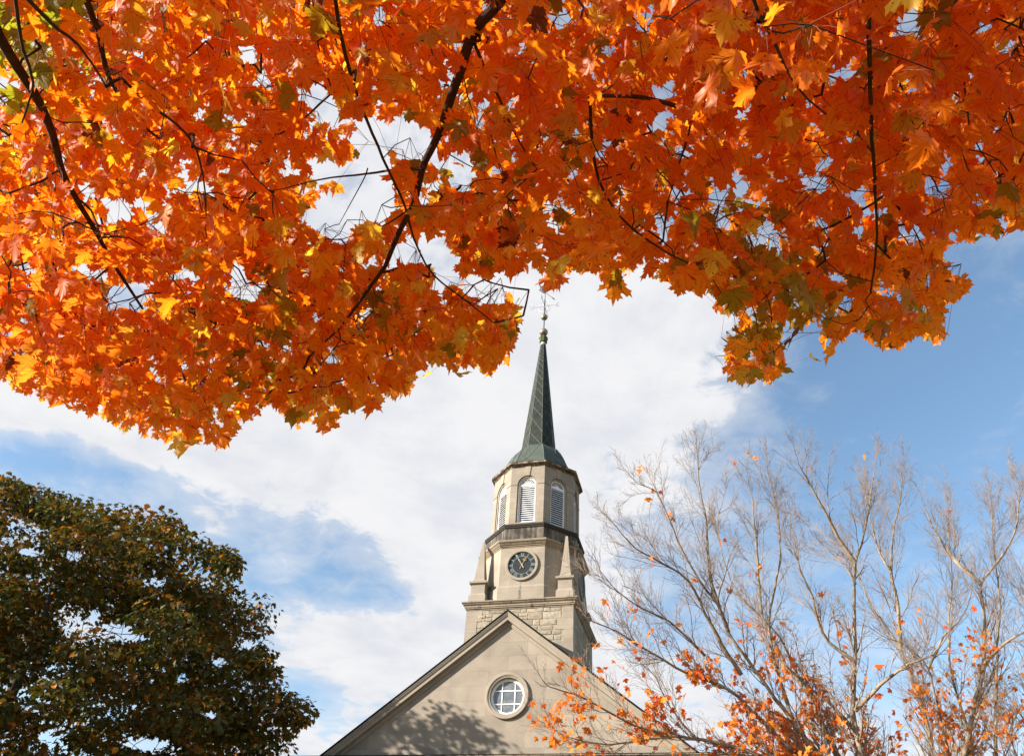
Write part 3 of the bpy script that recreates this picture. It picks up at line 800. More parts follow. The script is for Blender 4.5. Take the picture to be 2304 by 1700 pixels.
# ------------------------------------------------------------------ leaves
HALF = [(0.0, 0.0), (.10, -.055), (.23, -.045), (.38, -.075), (.37, .035), (.475, .085), (.41, .17), (.52, .215), (.655, .235), (.60, .33), (.715, .465), (.555, .45), (.50, .545), (.41, .475), (.275, .44), (.25, .55), (.345, .665), (.225, .69), (.19, .80), (.095, .815), (0.0, 1.0)]
OUT = np.array(HALF+[(-x, y) for x, y in HALF[-2:0:-1]])
def leaf_templates(n, rings=True, seed=1):
    r = np.random.default_rng(seed); res = []
    m = len(OUT); c = np.array([0, .2])
    for i in range(n):
        jit = OUT*(1+r.normal(0, .055, (m, 2)))*np.array([r.uniform(.82, 1.12), r.uniform(.9, 1.08)]); sh = r.normal(0, .10); jit[:, 0] += sh*jit[:, 1]*(1-jit[:, 1]*.3)
        if r.random() < .35:
            kk = r.integers(4, m-4); jit[kk] *= .72; jit[(kk+1) % m] *= .85
        P = [c[None]]+([c+(jit-c)*.5] if rings else [])+[jit]
        xy = np.concatenate(P)
        fold = r.uniform(-.05, .6); droop = r.uniform(-.2, .9); curl = r.uniform(-.7, .5); ph = r.uniform(0, 6.28)
        z = fold*np.abs(xy[:, 0])*.6-droop*np.clip(xy[:, 1]-.1, 0, 1)**2*.5+curl*(xy[:, 0]**2)*.7+.05*np.sin(7*xy[:, 0]+ph)+.04*np.sin(8*xy[:, 1]+ph*2)
        V = np.column_stack([xy, z]); Fc = []
        if rings:
            for k in range(m):
                k2 = (k+1) % m
                Fc += [(0, 1+k, 1+k2), (1+k, 1+m+k, 1+m+k2), (1+k, 1+m+k2, 1+k2)]
        else:
            for k in range(m): Fc.append((0, 1+k, 1+(k+1) % m))
        res.append((V, np.array(Fc)))
    return res

def frames(tipdir, nrm):
    t = tipdir/np.linalg.norm(tipdir, axis=1, keepdims=True)
    n = nrm-(nrm*t).sum(1, keepdims=True)*t; n /= np.linalg.norm(n, axis=1, keepdims=True)+1e-9
    x = np.cross(t, n)
    return np.stack([x, t, n], axis=2)     # columns

def leaf_cloud(name, templ, pos, R, size, col, mat, parent, seed=0, smooth=False):
    r = np.random.default_rng(seed); which = r.integers(0, len(templ), len(pos)); VV, FF, UU, CC = [], [], [], []; base = 0
    for k, (V, Fc) in enumerate(templ):
        s = np.where(which == k)[0]
        if len(s) == 0: continue
        W_ = np.einsum('nij,vj->nvi', R[s], V)*size[s][:, None, None]+pos[s][:, None, :]
        n = len(V); VV.append(W_.reshape(-1, 3)); FF.append((Fc[None]+(base+np.arange(len(s))*n)[:, None, None]).reshape(-1, Fc.shape[1]))
        UU.append(np.tile(V[:, :2], (len(s), 1))); CC.append(np.repeat(col[s], n, axis=0)); base += n*len(s)
    C = np.concatenate(CC)
    return raw_mesh(name, np.concatenate(VV), np.concatenate(FF), mat, parent, smooth, np.concatenate(UU), C)

def leaf_mat(name, transl=.5, veins=True, spots=True, gloss=.06, sat=1.0, tint=(1, 1, 1)):
    m, t, out = new_mat(name)
    a = t.n('ShaderNodeVertexColor'); a.layer_name = 'tint'
    c = a.outputs[0]
    uv = t.n('ShaderNodeTexCoord').outputs['UV']
    off = t.n('ShaderNodeVectorMath', operation='MULTIPLY_ADD'); t.put(off.inputs[0], a.outputs[0]); off.inputs[1].default_value = (931, 717, 0); t.put(off.inputs[2], uv)
    rnd = off.outputs[0]
    if spots or veins:
        n = t.noise(rnd, 2.2, 4, .6)
        c = t.mixc(t.ss(n, .4, .75, 0, .45), c, t.mixc(1.0, c, (1.08, .74, .6, 1), 'MULTIPLY'))
    if veins:
        sp = t.n('ShaderNodeSeparateXYZ'); t.put(sp.inputs[0], uv)
        ax = t.m('ABSOLUTE', sp.outputs[0]); y = sp.outputs[1]
        d1 = t.m('ABSOLUTE', t.m('SUBTRACT', t.m('MULTIPLY', ax, .538), t.m('MULTIPLY', y, .843)))
        d2 = t.m('ABSOLUTE', t.m('ADD', t.m('MULTIPLY', ax, .22), t.m('MULTIPLY', y, .975)))
        dm = t.m('MINIMUM', t.m('MINIMUM', ax, d1), d2)
        c = t.mixc(t.ss(dm, .014, .004, 0, .6), c, t.mixc(1.0, c, (.55, .28, .3, 1), 'MULTIPLY'))
    if spots:
        vo = t.n('ShaderNodeTexVoronoi', feature='F1'); t.put(vo.inputs['Vector'], rnd); vo.inputs['Scale'].default_value = 10; vo.inputs['Randomness'].default_value = 1
        sel = t.n('ShaderNodeSeparateColor'); t.put(sel.inputs[0], vo.outputs['Color'])
        thr = t.m('MULTIPLY', t.ss(sel.outputs[0], .62, 1.0), .34)
        k = t.m('MULTIPLY', t.m('LESS_THAN', vo.outputs['Distance'], thr), t.ss(t.noise(rnd, 1.3, 2), .42, .55))
        c = t.mixc(t.m('MULTIPLY', k, .85), c, (.05, .012, .006, 1))
    df = t.n('ShaderNodeBsdfDiffuse'); t.put(df.inputs[0], c)
    tr = t.n('ShaderNodeBsdfTranslucent'); t.put(tr.inputs[0], t.mixc(1.0, c, (*tint, 1), 'MULTIPLY'))
    mx = t.n('ShaderNodeMixShader'); mx.inputs[0].default_value = transl
    m.node_tree.links.new(df.outputs[0], mx.inputs[1]); m.node_tree.links.new(tr.outputs[0], mx.inputs[2])
    last = mx.outputs[0]
    if gloss:
        gl = t.n('ShaderNodeBsdfGlossy'); gl.inputs['Roughness'].default_value = .5; gl.inputs[0].default_value = (1, 1, 1, 1)
        fr = t.n('ShaderNodeFresnel'); fr.inputs[0].default_value = 1.4
        m2 = t.n('ShaderNodeMixShader'); t.put(m2.inputs[0], t.m('MINIMUM', t.m('MULTIPLY', fr.outputs[0], gloss*5), .025))
        m.node_tree.links.new(last, m2.inputs[1]); m.node_tree.links.new(gl.outputs[0], m2.inputs[2]); last = m2.outputs[0]
    m.node_tree.links.new(last, out.inputs[0]); return m

def bark_mat(name, c1, c2, c3, lich=.5, scale=1.0):
    m, t, out = new_mat(name)
    ob = t.n('ShaderNodeTexCoord').outputs['Object']
    c = t.mixc(t.ss(t.noise(ob, 9*scale, 6, .65, .5), .35, .68), (*c1, 1), (*c2, 1))
    c = t.mixc(t.ss(t.noise(ob, 3.2*scale, 6, .7, .8), .52, .64, 0, lich), c, (*c3, 1))
    b = t.n('ShaderNodeBsdfPrincipled'); t.put(b.inputs['Base Color'], c); b.inputs['Roughness'].default_value = .9; b.inputs['Specular IOR Level'].default_value = .15
    bp = t.n('ShaderNodeBump'); bp.inputs['Strength'].default_value = .6; bp.inputs['Distance'].default_value = .02; t.put(bp.inputs['Height'], t.noise(ob, 22*scale, 5, .7, .5)); t.put(b.inputs['Normal'], bp.outputs[0])
    m.node_tree.links.new(b.outputs[0], out.inputs[0]); return m

def catmull(P, step):
    P = np.asarray(P, float)
    if len(P) < 3:
        n = max(2, int(np.linalg.norm(P[1]-P[0])/step)+1); return P[0]+(P[1]-P[0])*np.linspace(0, 1, n)[:, None]
    Q = np.vstack([2*P[0]-P[1], P, 2*P[-1]-P[-2]]); out = []
    for i in range(1, len(Q)-2):
        n = max(2, int(np.linalg.norm(Q[i+1]-Q[i])/step)); t = np.linspace(0, 1, n, endpoint=False)[:, None]
        p0, p1, p2, p3 = Q[i-1], Q[i], Q[i+1], Q[i+2]
        out.append(.5*((2*p1)+(-p0+p2)*t+(2*p0-5*p1+4*p2-p3)*t**2+(-p0+3*p1-3*p2+p3)*t**3))
    out.append(P[-1:]); return np.concatenate(out)

D2S = 2304/2239.0

# ------------------------------------------------------------------ foreground maple
def front_maple():
    r = np.random.default_rng(11)
    root = empty('maple_tree', (1.3, -2.6, 0))
    tag(root, 'orange sugar maple whose leafy boughs overhang the top of the view', 'tree')
    edge = [(-60, 815), (0, 835), (30, 862), (100, 893), (150, 905), (230, 925), (260, 945), (330, 965), (390, 1003), (430, 975), (490, 988), (530, 925), (600, 900), (640, 945), (690, 925), (718, 962), (760, 905), (812, 915), (850, 885), (900, 868), (925, 838), (955, 805), (1000, 822), (1080, 830), (1115, 805), (1138, 735), (1150, 690), (1135, 650), (1112, 602), (1150, 618), (1183, 598), (1196, 640), (1228, 642), (1240, 600), (1290, 612), (1340, 662), (1372, 612), (1430, 622), (1470, 655), (1520, 645), (1555, 692), (1598, 690), (1578, 760), (1562, 790), (1590, 835), (1630, 850), (1690, 845), (1735, 805), (1705, 755), (1760, 770), (1790, 805), (1840, 765), (1870, 738), (1920, 775), (1990, 765), (2030, 750), (2062, 768), (2080, 740), (2062, 692), (2115, 655), (2140, 625), (2085, 580), (2062, 552), (2100, 520), (2150, 535), (2239, 512), (2330, 500), (2450, 430), (2700, 330), (2900, 100), (3100, -300), (3000, -1200), (-260, -1200), (-260, 700)]
    edge = [(x*D2S, y*D2S) for x, y in edge]
    gap_c = [[(1540, 610), (1620, 520), (1760, 515), (1870, 580), (1830, 660), (1770, 690), (1690, 640), (1610, 690)],
             [(1350, 700), (1450, 720), (1570, 690), (1640, 700), (1720, 740), (1685, 830), (1700, 900), (1650, 960), (1560, 955), (1500, 965), (1430, 1030), (1360, 985), (1290, 930), (1380, 885), (1440, 850), (1480, 860), (1545, 850), (1530, 800), (1460, 785), (1370, 790)],
             [(1260, 350), (1330, 400), (1460, 430), (1455, 575), (1400, 520), (1330, 450), (1255, 400)],
             [(1700, 1070), (1790, 1060), (1850, 1000), (1930, 1050), (1965, 1130), (1900, 1200), (1840, 1150), (1760, 1130), (1700, 1180)],
             [(2000, 1240), (2090, 1200), (2170, 1180), (2200, 1230), (2150, 1330), (2100, 1290), (2010, 1280)],
             [(990, 1190), (1080, 1160), (1110, 1280), (1060, 1310), (990, 1260)], [(490, 1240), (640, 1220), (620, 1290), (540, 1330), (480, 1320)],
             [(0, 330), (60, 310), (95, 380), (60, 430), (0, 420)], [(640, 960), (740, 950), (720, 1010), (650, 1000)], [(470, 870), (530, 860), (510, 920), (460, 900)],
             [(30, 950), (150, 965), (130, 1000), (20, 990)], [(100, 1130), (150, 1140), (140, 1180), (90, 1190)], [(640, 690), (680, 690), (690, 730), (640, 720)], [(930, 490), (985, 500), (960, 560), (930, 540)]]
    s = 1152/2213.0
    gaps = [[(x*s, y*s) for x, y in g] for g in gap_c]
    gap_r = [[(470, 130), (540, 120), (570, 200), (500, 210)], [(1745, 590), (1785, 600), (1775, 660), (1745, 640)], [(1470, 810), (1520, 800), (1520, 870), (1470, 880)], [(1060, 960), (1120, 950), (1130, 1020), (1080, 1060)],
             [(600, 960), (700, 940), (700, 1000), (620, 1010)], [(1960, 60), (2050, 60), (2070, 120), (1980, 140)], [(1370, 450), (1410, 470), (1390, 500), (1365, 480)], [(560, 1130), (600, 1120), (640, 1180), (580, 1180)], [(120, 930), (190, 960), (210, 1030), (150, 1010)], [(1240, 1420), (1330, 1420), (1320, 1520), (1250, 1500)], [(1400, 980), (1440, 980), (1430, 1040), (1400, 1030)], [(1700, 980), (1800, 980), (1790, 1030), (1720, 1030)], [(1800, 780), (1880, 790), (1870, 840), (1800, 830)], [(1650, 1280), (1720, 1290), (1690, 1360), (1650, 1330)], [(500, 330), (530, 330), (520, 380), (490, 370)], [(1930, 370), (1990, 380), (1970, 410)], [(2130, 210), (2180, 230), (2170, 280), (2120, 260)]]
    gaps += [[(1152+x*s, y*s) for x, y in g] for g in gap_r]
    for _ in range(90):
        gx = r.choice([r.uniform(60, 1150), r.uniform(1150, 2290), r.uniform(1150, 2290)]); gy = r.uniform(20, 700); ga, gb = r.uniform(10, 30), r.uniform(8, 20)
        gaps.append([(gx+ga*math.cos(t)*r.uniform(.7, 1.3), gy+gb*math.sin(t)*r.uniform(.7, 1.3)) for t in np.linspace(0, 5.6, 8)])
    templ = leaf_templates(26, True, 3)
    probe = OUT[[20, 10, 30, 0, 3, 37, 15, 25, 8, 32]]; probe = np.column_stack([probe, np.zeros(len(probe))])
    ZK = 1.32
    # (limbs first: leaves that would hang straight in front of a bough are left out)
    # skeleton limbs: photo position, height above ground of each point, radius in metres
    def limb(pts, z0, z1, r0, r1):
        q = np.array(pts, float)*D2S; zz = 1.65+(np.linspace(z0, z1, len(q))-.36-1.65)*ZK; d = ray(q[:, 0], q[:, 1])
        Pn = EYE+d*((zz-1.65)/d[:, 2])[:, None]; c = catmull(Pn, .04); return c, np.linspace(r0, r1, len(c))*.84
    limbs = [
        limb([(1180, -330), (1140, -90), (1090, 5), (1035, 70), (1000, 170), (963, 285), (925, 370), (905, 450), (872, 510), (842, 580), (800, 640), (740, 718), (690, 765)], 4.1, 3.75, .030, .004),
        limb([(700, -330), (735, -20), (745, 60), (767, 150), (803, 260), (850, 370), (887, 450), (907, 520), (950, 600), (1010, 650), (1080, 705)], 3.85, 3.55, .0095, .003),
        limb([(-160, -220), (-60, -40), (0, 82), (40, 150), (80, 212), (112, 290), (132, 370), (162, 430), (198, 490), (242, 560), (282, 622), (322, 682)], 3.7, 3.9, .024, .006),
        limb([(20, -180), (35, 0), (50, 110), (70, 180), (45, 270)], 3.5, 3.5, .008, .003), limb([(0, -80), (60, 0), (130, 70), (172, 102), (230, 190)], 3.5, 3.7, .009, .003),
        limb([(170, -160), (192, 0), (217, 65), (240, 165), (290, 250), (350, 300)], 3.9, 4.0, .018, .005), limb([(275, 180), (340, 240), (385, 272), (430, 330), (447, 430), (450, 520)], 3.7, 3.6, .006, .002),
        limb([(420, 322), (470, 340), (530, 352)], 3.55, 3.6, .005, .002), limb([(925, 370), (860, 372), (800, 382), (700, 395), (600, 420)], 3.9, 3.95, .007, .002), limb([(800, 382), (770, 440), (742, 490)], 3.9, 3.9, .003, .0015),
        limb([(1600, -280), (1640, -20), (1690, 92), (1740, 190), (1800, 250)], 3.5, 3.6, .008, .003), limb([(1640, -230), (1600, 0), (1542, 120), (1512, 270), (1482, 370), (1460, 440)], 3.9, 3.8, .012, .003),
        limb([(1850, -300), (1890, -30), (1900, 160), (1906, 280), (1915, 420), (1920, 540), (1905, 640)], 3.8, 3.6, .011, .004), limb([(1915, 530), (1960, 570), (2020, 610)], 3.65, 3.6, .005, .002),
        limb([(1290, 210), (1298, 340), (1320, 420), (1370, 490), (1450, 547), (1552, 600)], 3.9, 3.6, .008, .003), limb([(2040, -100), (2100, 150), (2130, 300), (2182, 382)], 3.9, 3.7, .007, .002),
        limb([(1030, 75), (1045, 120), (1090, 222), (1132, 312), (1172, 372)], 4.05, 3.8, .008, .003), limb([(1680, -230), (1555, 5), (1450, 140), (1350, 235), (1260, 330)], 4.3, 4.2, .020, .006),
        limb([(905, 450), (830, 500), (740, 530)], 3.85, 3.85, .005, .002), limb([(1050, 90), (940, 90), (860, 60), (830, 40)], 4.0, 3.9, .006, .002), limb([(770, 160), (700, 230), (620, 290), (560, 320)], 3.8, 3.9, .005, .002), limb([(220, 520), (280, 520), (340, 560)], 3.7, 3.7, .005, .002),
        limb([(2300, -200), (2220, 120), (2130, 200), (2040, 300), (1990, 420)], 4.2, 4.0, .010, .003)]
    LX = []; 
    for q_ in (0, 1, 2, 5, 12):
        c_, r_ = limbs[q_]; x_, y_ = to_px(c_); LX.append(np.column_stack([x_, y_, np.linalg.norm(c_-EYE, axis=1)]))
    LX = np.concatenate(LX)[::2]
    pos, Rs, sz, cols = [], [], [], []
    def make(n, xr, yr, zlo, zhi, inframe=True, smin=.066, smax=.098, strict=.15, zpow=1.0):
        px = r.uniform(*xr, n); py = r.uniform(*yr, n); d = ray(px, py)
        z = zlo+(zhi-zlo)*r.random(n)**zpow; z = 1.65+(z-1.65)*ZK
        dist = (z-1.65)/np.maximum(d[:, 2], .2)
        P = EYE+d*dist[:, None]
        phi = r.normal(math.pi/2, 1.05, n); dn = r.uniform(.35, 1.3, n)
        tip = np.column_stack([np.cos(phi)*.75, np.sin(phi)*.75, -dn])
        nr = np.column_stack([np.cos(phi)*dn, np.sin(phi)*dn, np.full(n, .75)])+r.normal(0, .33, (n, 3))
        R = frames(tip, nr); S = r.uniform(smin, smax, n)
        S = np.where(r.random(n) < .22, S*r.uniform(.55, .85, n), S)
        Q = np.einsum('nij,vj->nvi', R, probe)*S[:, None, None]+P[:, None, :]
        qx, qy = to_px(Q.reshape(-1, 3)); ins = inpoly(qx, qy, edge).reshape(n, -1)
        ok = ins.mean(1) > 1-strict
        ok &= ins[:, 0]
        gp = np.zeros(qx.shape, bool)
        for g in gaps: gp |= inpoly(qx, qy, g)
        gf = gp.reshape(n, -1).mean(1)
        cx0, cy0 = qx.reshape(n, -1).mean(1), qy.reshape(n, -1).mean(1)
        for i0 in np.where(ok)[0]:
            dl = np.hypot(LX[:, 0]-cx0[i0], LX[:, 1]-cy0[i0]); jl = dl.argmin()
            if dl[jl] < 34 and dist[i0] < LX[jl, 2] and r.random() < .8: ok[i0] = False
        ok &= (gf < .12) | ((gf < .3) & (r.random(n) < .3))
        pos.append(P[ok]); Rs.append(R[ok]); sz.append(S[ok])
        return ok.sum()
    # main slab of foliage, lower fringe, the low twig near the lens, and what lies beyond the frame
    make(13000, (-200, 2420), (-150, 1060), 3.3, 4.7, zpow=.9)
    make(2100, (-200, 2420), (480, 1060), 3.1, 3.9, strict=.22)
    make(1500, (-100, 1200), (450, 1060), 3.1, 4.2, strict=.25)
    make(40, (1500, 2150), (-60, 330), 2.95, 3.2)
    make(1300, (-250, 2450), (-1150, -120), 3.6, 5.0)
    make(1700, (2400, 3150), (-900, 480), 3.3, 4.8)
    # the single leaf hanging beside the weathervane, and a few tips of the fringe
    for (a, b_, tx, ty, sz_) in [(1214, 596, 1204, 648, .088), (1345, 612, 1338, 662, .085), (392, 950, 390, 1003, .10), (716, 918, 716, 962, .09), (810, 868, 812, 915, .09), (2090, 622, 2136, 626, .10), (1630, 790, 1630, 848, .10), (1690, 790, 1692, 843, .09), (480, 940, 490, 985, .09)]:
        p0 = at(a*D2S, b_*D2S, 4.2); d0 = ray(tx*D2S, ty*D2S); p1 = EYE+d0*4.15; t = p1-p0; L = np.linalg.norm(t)
        pos.append(p0[None]); Rs.append(frames(t[None], (np.array([0, .72, .70])+r.normal(0, .25, 3))[None])); sz.append(np.array([max(sz_, L)]))
    P = np.concatenate(pos); R = np.concatenate(Rs); S = np.concatenate(sz); n = len(P)
    px, py = to_px(P); X, Y = px/D2S, py/D2S
    # colour of each leaf
    base = np.array([.88, .262, .010]); red = np.array([.87, .180, .009]); gold = np.array([.84, .38, .022]); yel = np.array([.78, .50, .05]); olive = np.array([.26, .22, .015]); green = np.array([.36, .42, .03]); brown = np.array([.16, .045, .015])
    k = r.random(n); C = base*np.ones((n, 1))
    C = C*(1-.55*k[:, None])+gold*(.55*k[:, None])*(r.random(n) < .55)[:, None]+base*(.55*k[:, None])*0+(C*0)
    C = np.where((r.random(n) < .66)[:, None], base*(1-k[:, None]*.8)+red*k[:, None]*.8, base*(1-k[:, None]*.75)+gold*k[:, None]*.75)
    C = np.where((r.random(n) < .11)[:, None], yel*(.4+.6*k[:, None])+gold*.4*(1-k[:, None]), C)  # yellow leaves, partly sunlit flecks painted in as leaf colour
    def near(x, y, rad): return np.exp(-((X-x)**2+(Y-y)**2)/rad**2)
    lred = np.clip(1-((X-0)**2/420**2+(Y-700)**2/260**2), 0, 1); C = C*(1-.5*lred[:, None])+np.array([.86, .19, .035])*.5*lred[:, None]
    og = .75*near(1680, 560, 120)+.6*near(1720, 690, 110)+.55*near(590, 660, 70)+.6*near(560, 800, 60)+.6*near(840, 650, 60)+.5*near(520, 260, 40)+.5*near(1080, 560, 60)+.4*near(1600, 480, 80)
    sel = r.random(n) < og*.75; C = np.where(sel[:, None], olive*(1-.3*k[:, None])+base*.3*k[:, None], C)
    sel = r.random(n) < .95*near(60, 70, 120); C = np.where(sel[:, None], green*(.6+.5*k[:, None]), C)
    tg = near(1700, 200, 330)+near(2150, 350, 200); C = np.where((r.random(n) < .55*tg)[:, None], red*.55+base*.45, C)  # upper right leaves reddened: their sheltered shade is put into the colour
    dn_ = np.linalg.norm(P-EYE, axis=1); C = np.where((dn_ < 1.9)[:, None], base*(1-k[:, None]*.9)+red*k[:, None]*.9, C)
    C = np.where((r.random(n) < .012)[:, None], brown, C); C = np.where((r.random(n) < .03)[:, None], olive*.9+base*.1, C)
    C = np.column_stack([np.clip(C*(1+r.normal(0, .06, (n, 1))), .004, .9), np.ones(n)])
    M_leaf = leaf_mat('maple leaf', .72, True, True, .03, tint=(1.06, 1.04, .8))
    trunk_top = np.array([1.0, -2.0, 3.1])
    tr = catmull([(1.3, -2.6, -.1), (1.28, -2.55, .8), (1.2, -2.4, 2.0), tuple(trunk_top)], .12); tr_r = np.interp(np.linspace(0, 1, len(tr)), [0, .08, .3, 1], [.36, .27, .23, .19])
    paths = [(tr, tr_r)]
    hubs = [catmull([trunk_top, (.9, -1.4, 4.4), (.6, -.5, 5.3), (.25, .6, 5.7), (0.0, 1.5, 5.9), (-.2, 2.5, 6.0), (-.3, 3.3, 6.0)], .08), catmull([trunk_top, (.2, -1.9, 4.5), (-.9, -1.2, 5.4), (-1.8, -.1, 5.7), (-2.2, 1.0, 5.8), (-2.6, 2.2, 5.8)], .08),
            catmull([trunk_top, (1.5, -1.5, 4.4), (1.9, -.5, 5.2), (2.1, .6, 5.6), (2.1, 1.8, 5.7)], .08)]
    for h, ra in zip(hubs, (.13, .11, .10)): paths.append((h, np.linspace(ra, .012, len(h))))
    hubp = np.concatenate(hubs); sk = [hubp]
    for c, rad in limbs:
        base0 = c[0]
        dd = np.linalg.norm(np.concatenate(sk)-base0, axis=1); j = np.argmin(dd); a = np.concatenate(sk)[j]
        if dd[j] > .03:
            mid = (a+base0)/2+np.array([0, 0, .04]); cc = catmull([a, mid, base0], .05); paths.append((cc, np.linspace(rad[0]*1.25, rad[0], len(cc))))
        paths.append((c+np.cumsum(r.normal(0, .0012, c.shape), axis=0), rad)); sk.append(c)
    SK = np.concatenate(sk)
    # twig nodes: a share of leaf bases, lifted; joined one by one to the nearest wood
    stem = -R[:, :, 1]                                  # from blade base back along the stalk
    att = P+stem*(.055+.03*r.random(n))[:, None]+np.array([0, 0, .02])
    sel = r.permutation(n)[:int(n*.24)]; node = att[sel]
    m = len(node); bestd = np.full(m, 1e9); best = np.zeros((m, 3)); bi = np.full(m, -1)
    for i in range(0, len(SK), 400):
        d = np.linalg.norm(node[:, None]-SK[None, i:i+400], axis=2); j = d.argmin(1); dj = d[np.arange(m), j]; u = dj < bestd; bestd[u] = dj[u]; best[u] = SK[i+j[u]]
    done = np.zeros(m, bool); edges = []; par = np.full(m, -1)
    for _ in range(m):
        q = np.where(done, 1e9, bestd); k_ = int(q.argmin()); done[k_] = True; edges.append((k_, best[k_].copy())); par[k_] = bi[k_]
        d = np.linalg.norm(node-node[k_], axis=1)*1.12; u = (d < bestd) & ~done; bestd[u] = d[u]; best[u] = node[k_]; bi[u] = k_
    cnt = np.ones(m)
    for k_, _ in reversed(edges):
        if par[k_] >= 0: cnt[par[k_]] += cnt[k_]
    for k_, a in edges:
        rad = min(.0048, .0009*math.sqrt(cnt[k_])+.0008); rb = rad*.85; b_ = node[k_]; mid = (a+b_)/2+r.normal(0, .008, 3)
        paths.append((np.array([a, mid, b_]), np.array([rad*1.1, rad, rb])))
    V, Q = tube_arrays(paths, 7)
    M_bark = bark_mat('maple bark', (.075, .048, .035), (.045, .03, .024), (.12, .09, .07), .35, 2.0)
    o = raw_mesh('trunk', V, Q, M_bark, None, True, origin=(1.3, -2.6, 0)); o.parent = root
    # leaf stalks
    near_i = np.zeros(n, int); nd = np.full(n, 1e9)
    for i in range(0, m, 300):
        d = np.linalg.norm(att[:, None]-node[None, i:i+300], axis=2); j = d.argmin(1); dj = d[np.arange(n), j]; u = dj < nd; nd[u] = dj[u]; near_i[u] = i+j[u]
    keep = nd < .30
    st = [(np.array([node[near_i[i]], (node[near_i[i]]*.4+P[i]*.6)+np.array([0, 0, .012]), P[i]]), np.array([.0011, .0009, .0009])) for i in np.where(keep)[0]]
    V, Q = tube_arrays(st, 3)
    o = raw_mesh('leaf_stalk', V, Q, plain_mat('red leaf stalk', (.22, .05, .02), .6), None, True, origin=(1.3, -2.6, 0)); o.parent = root
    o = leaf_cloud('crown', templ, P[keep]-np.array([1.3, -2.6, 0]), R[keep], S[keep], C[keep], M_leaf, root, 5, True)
front_maple()

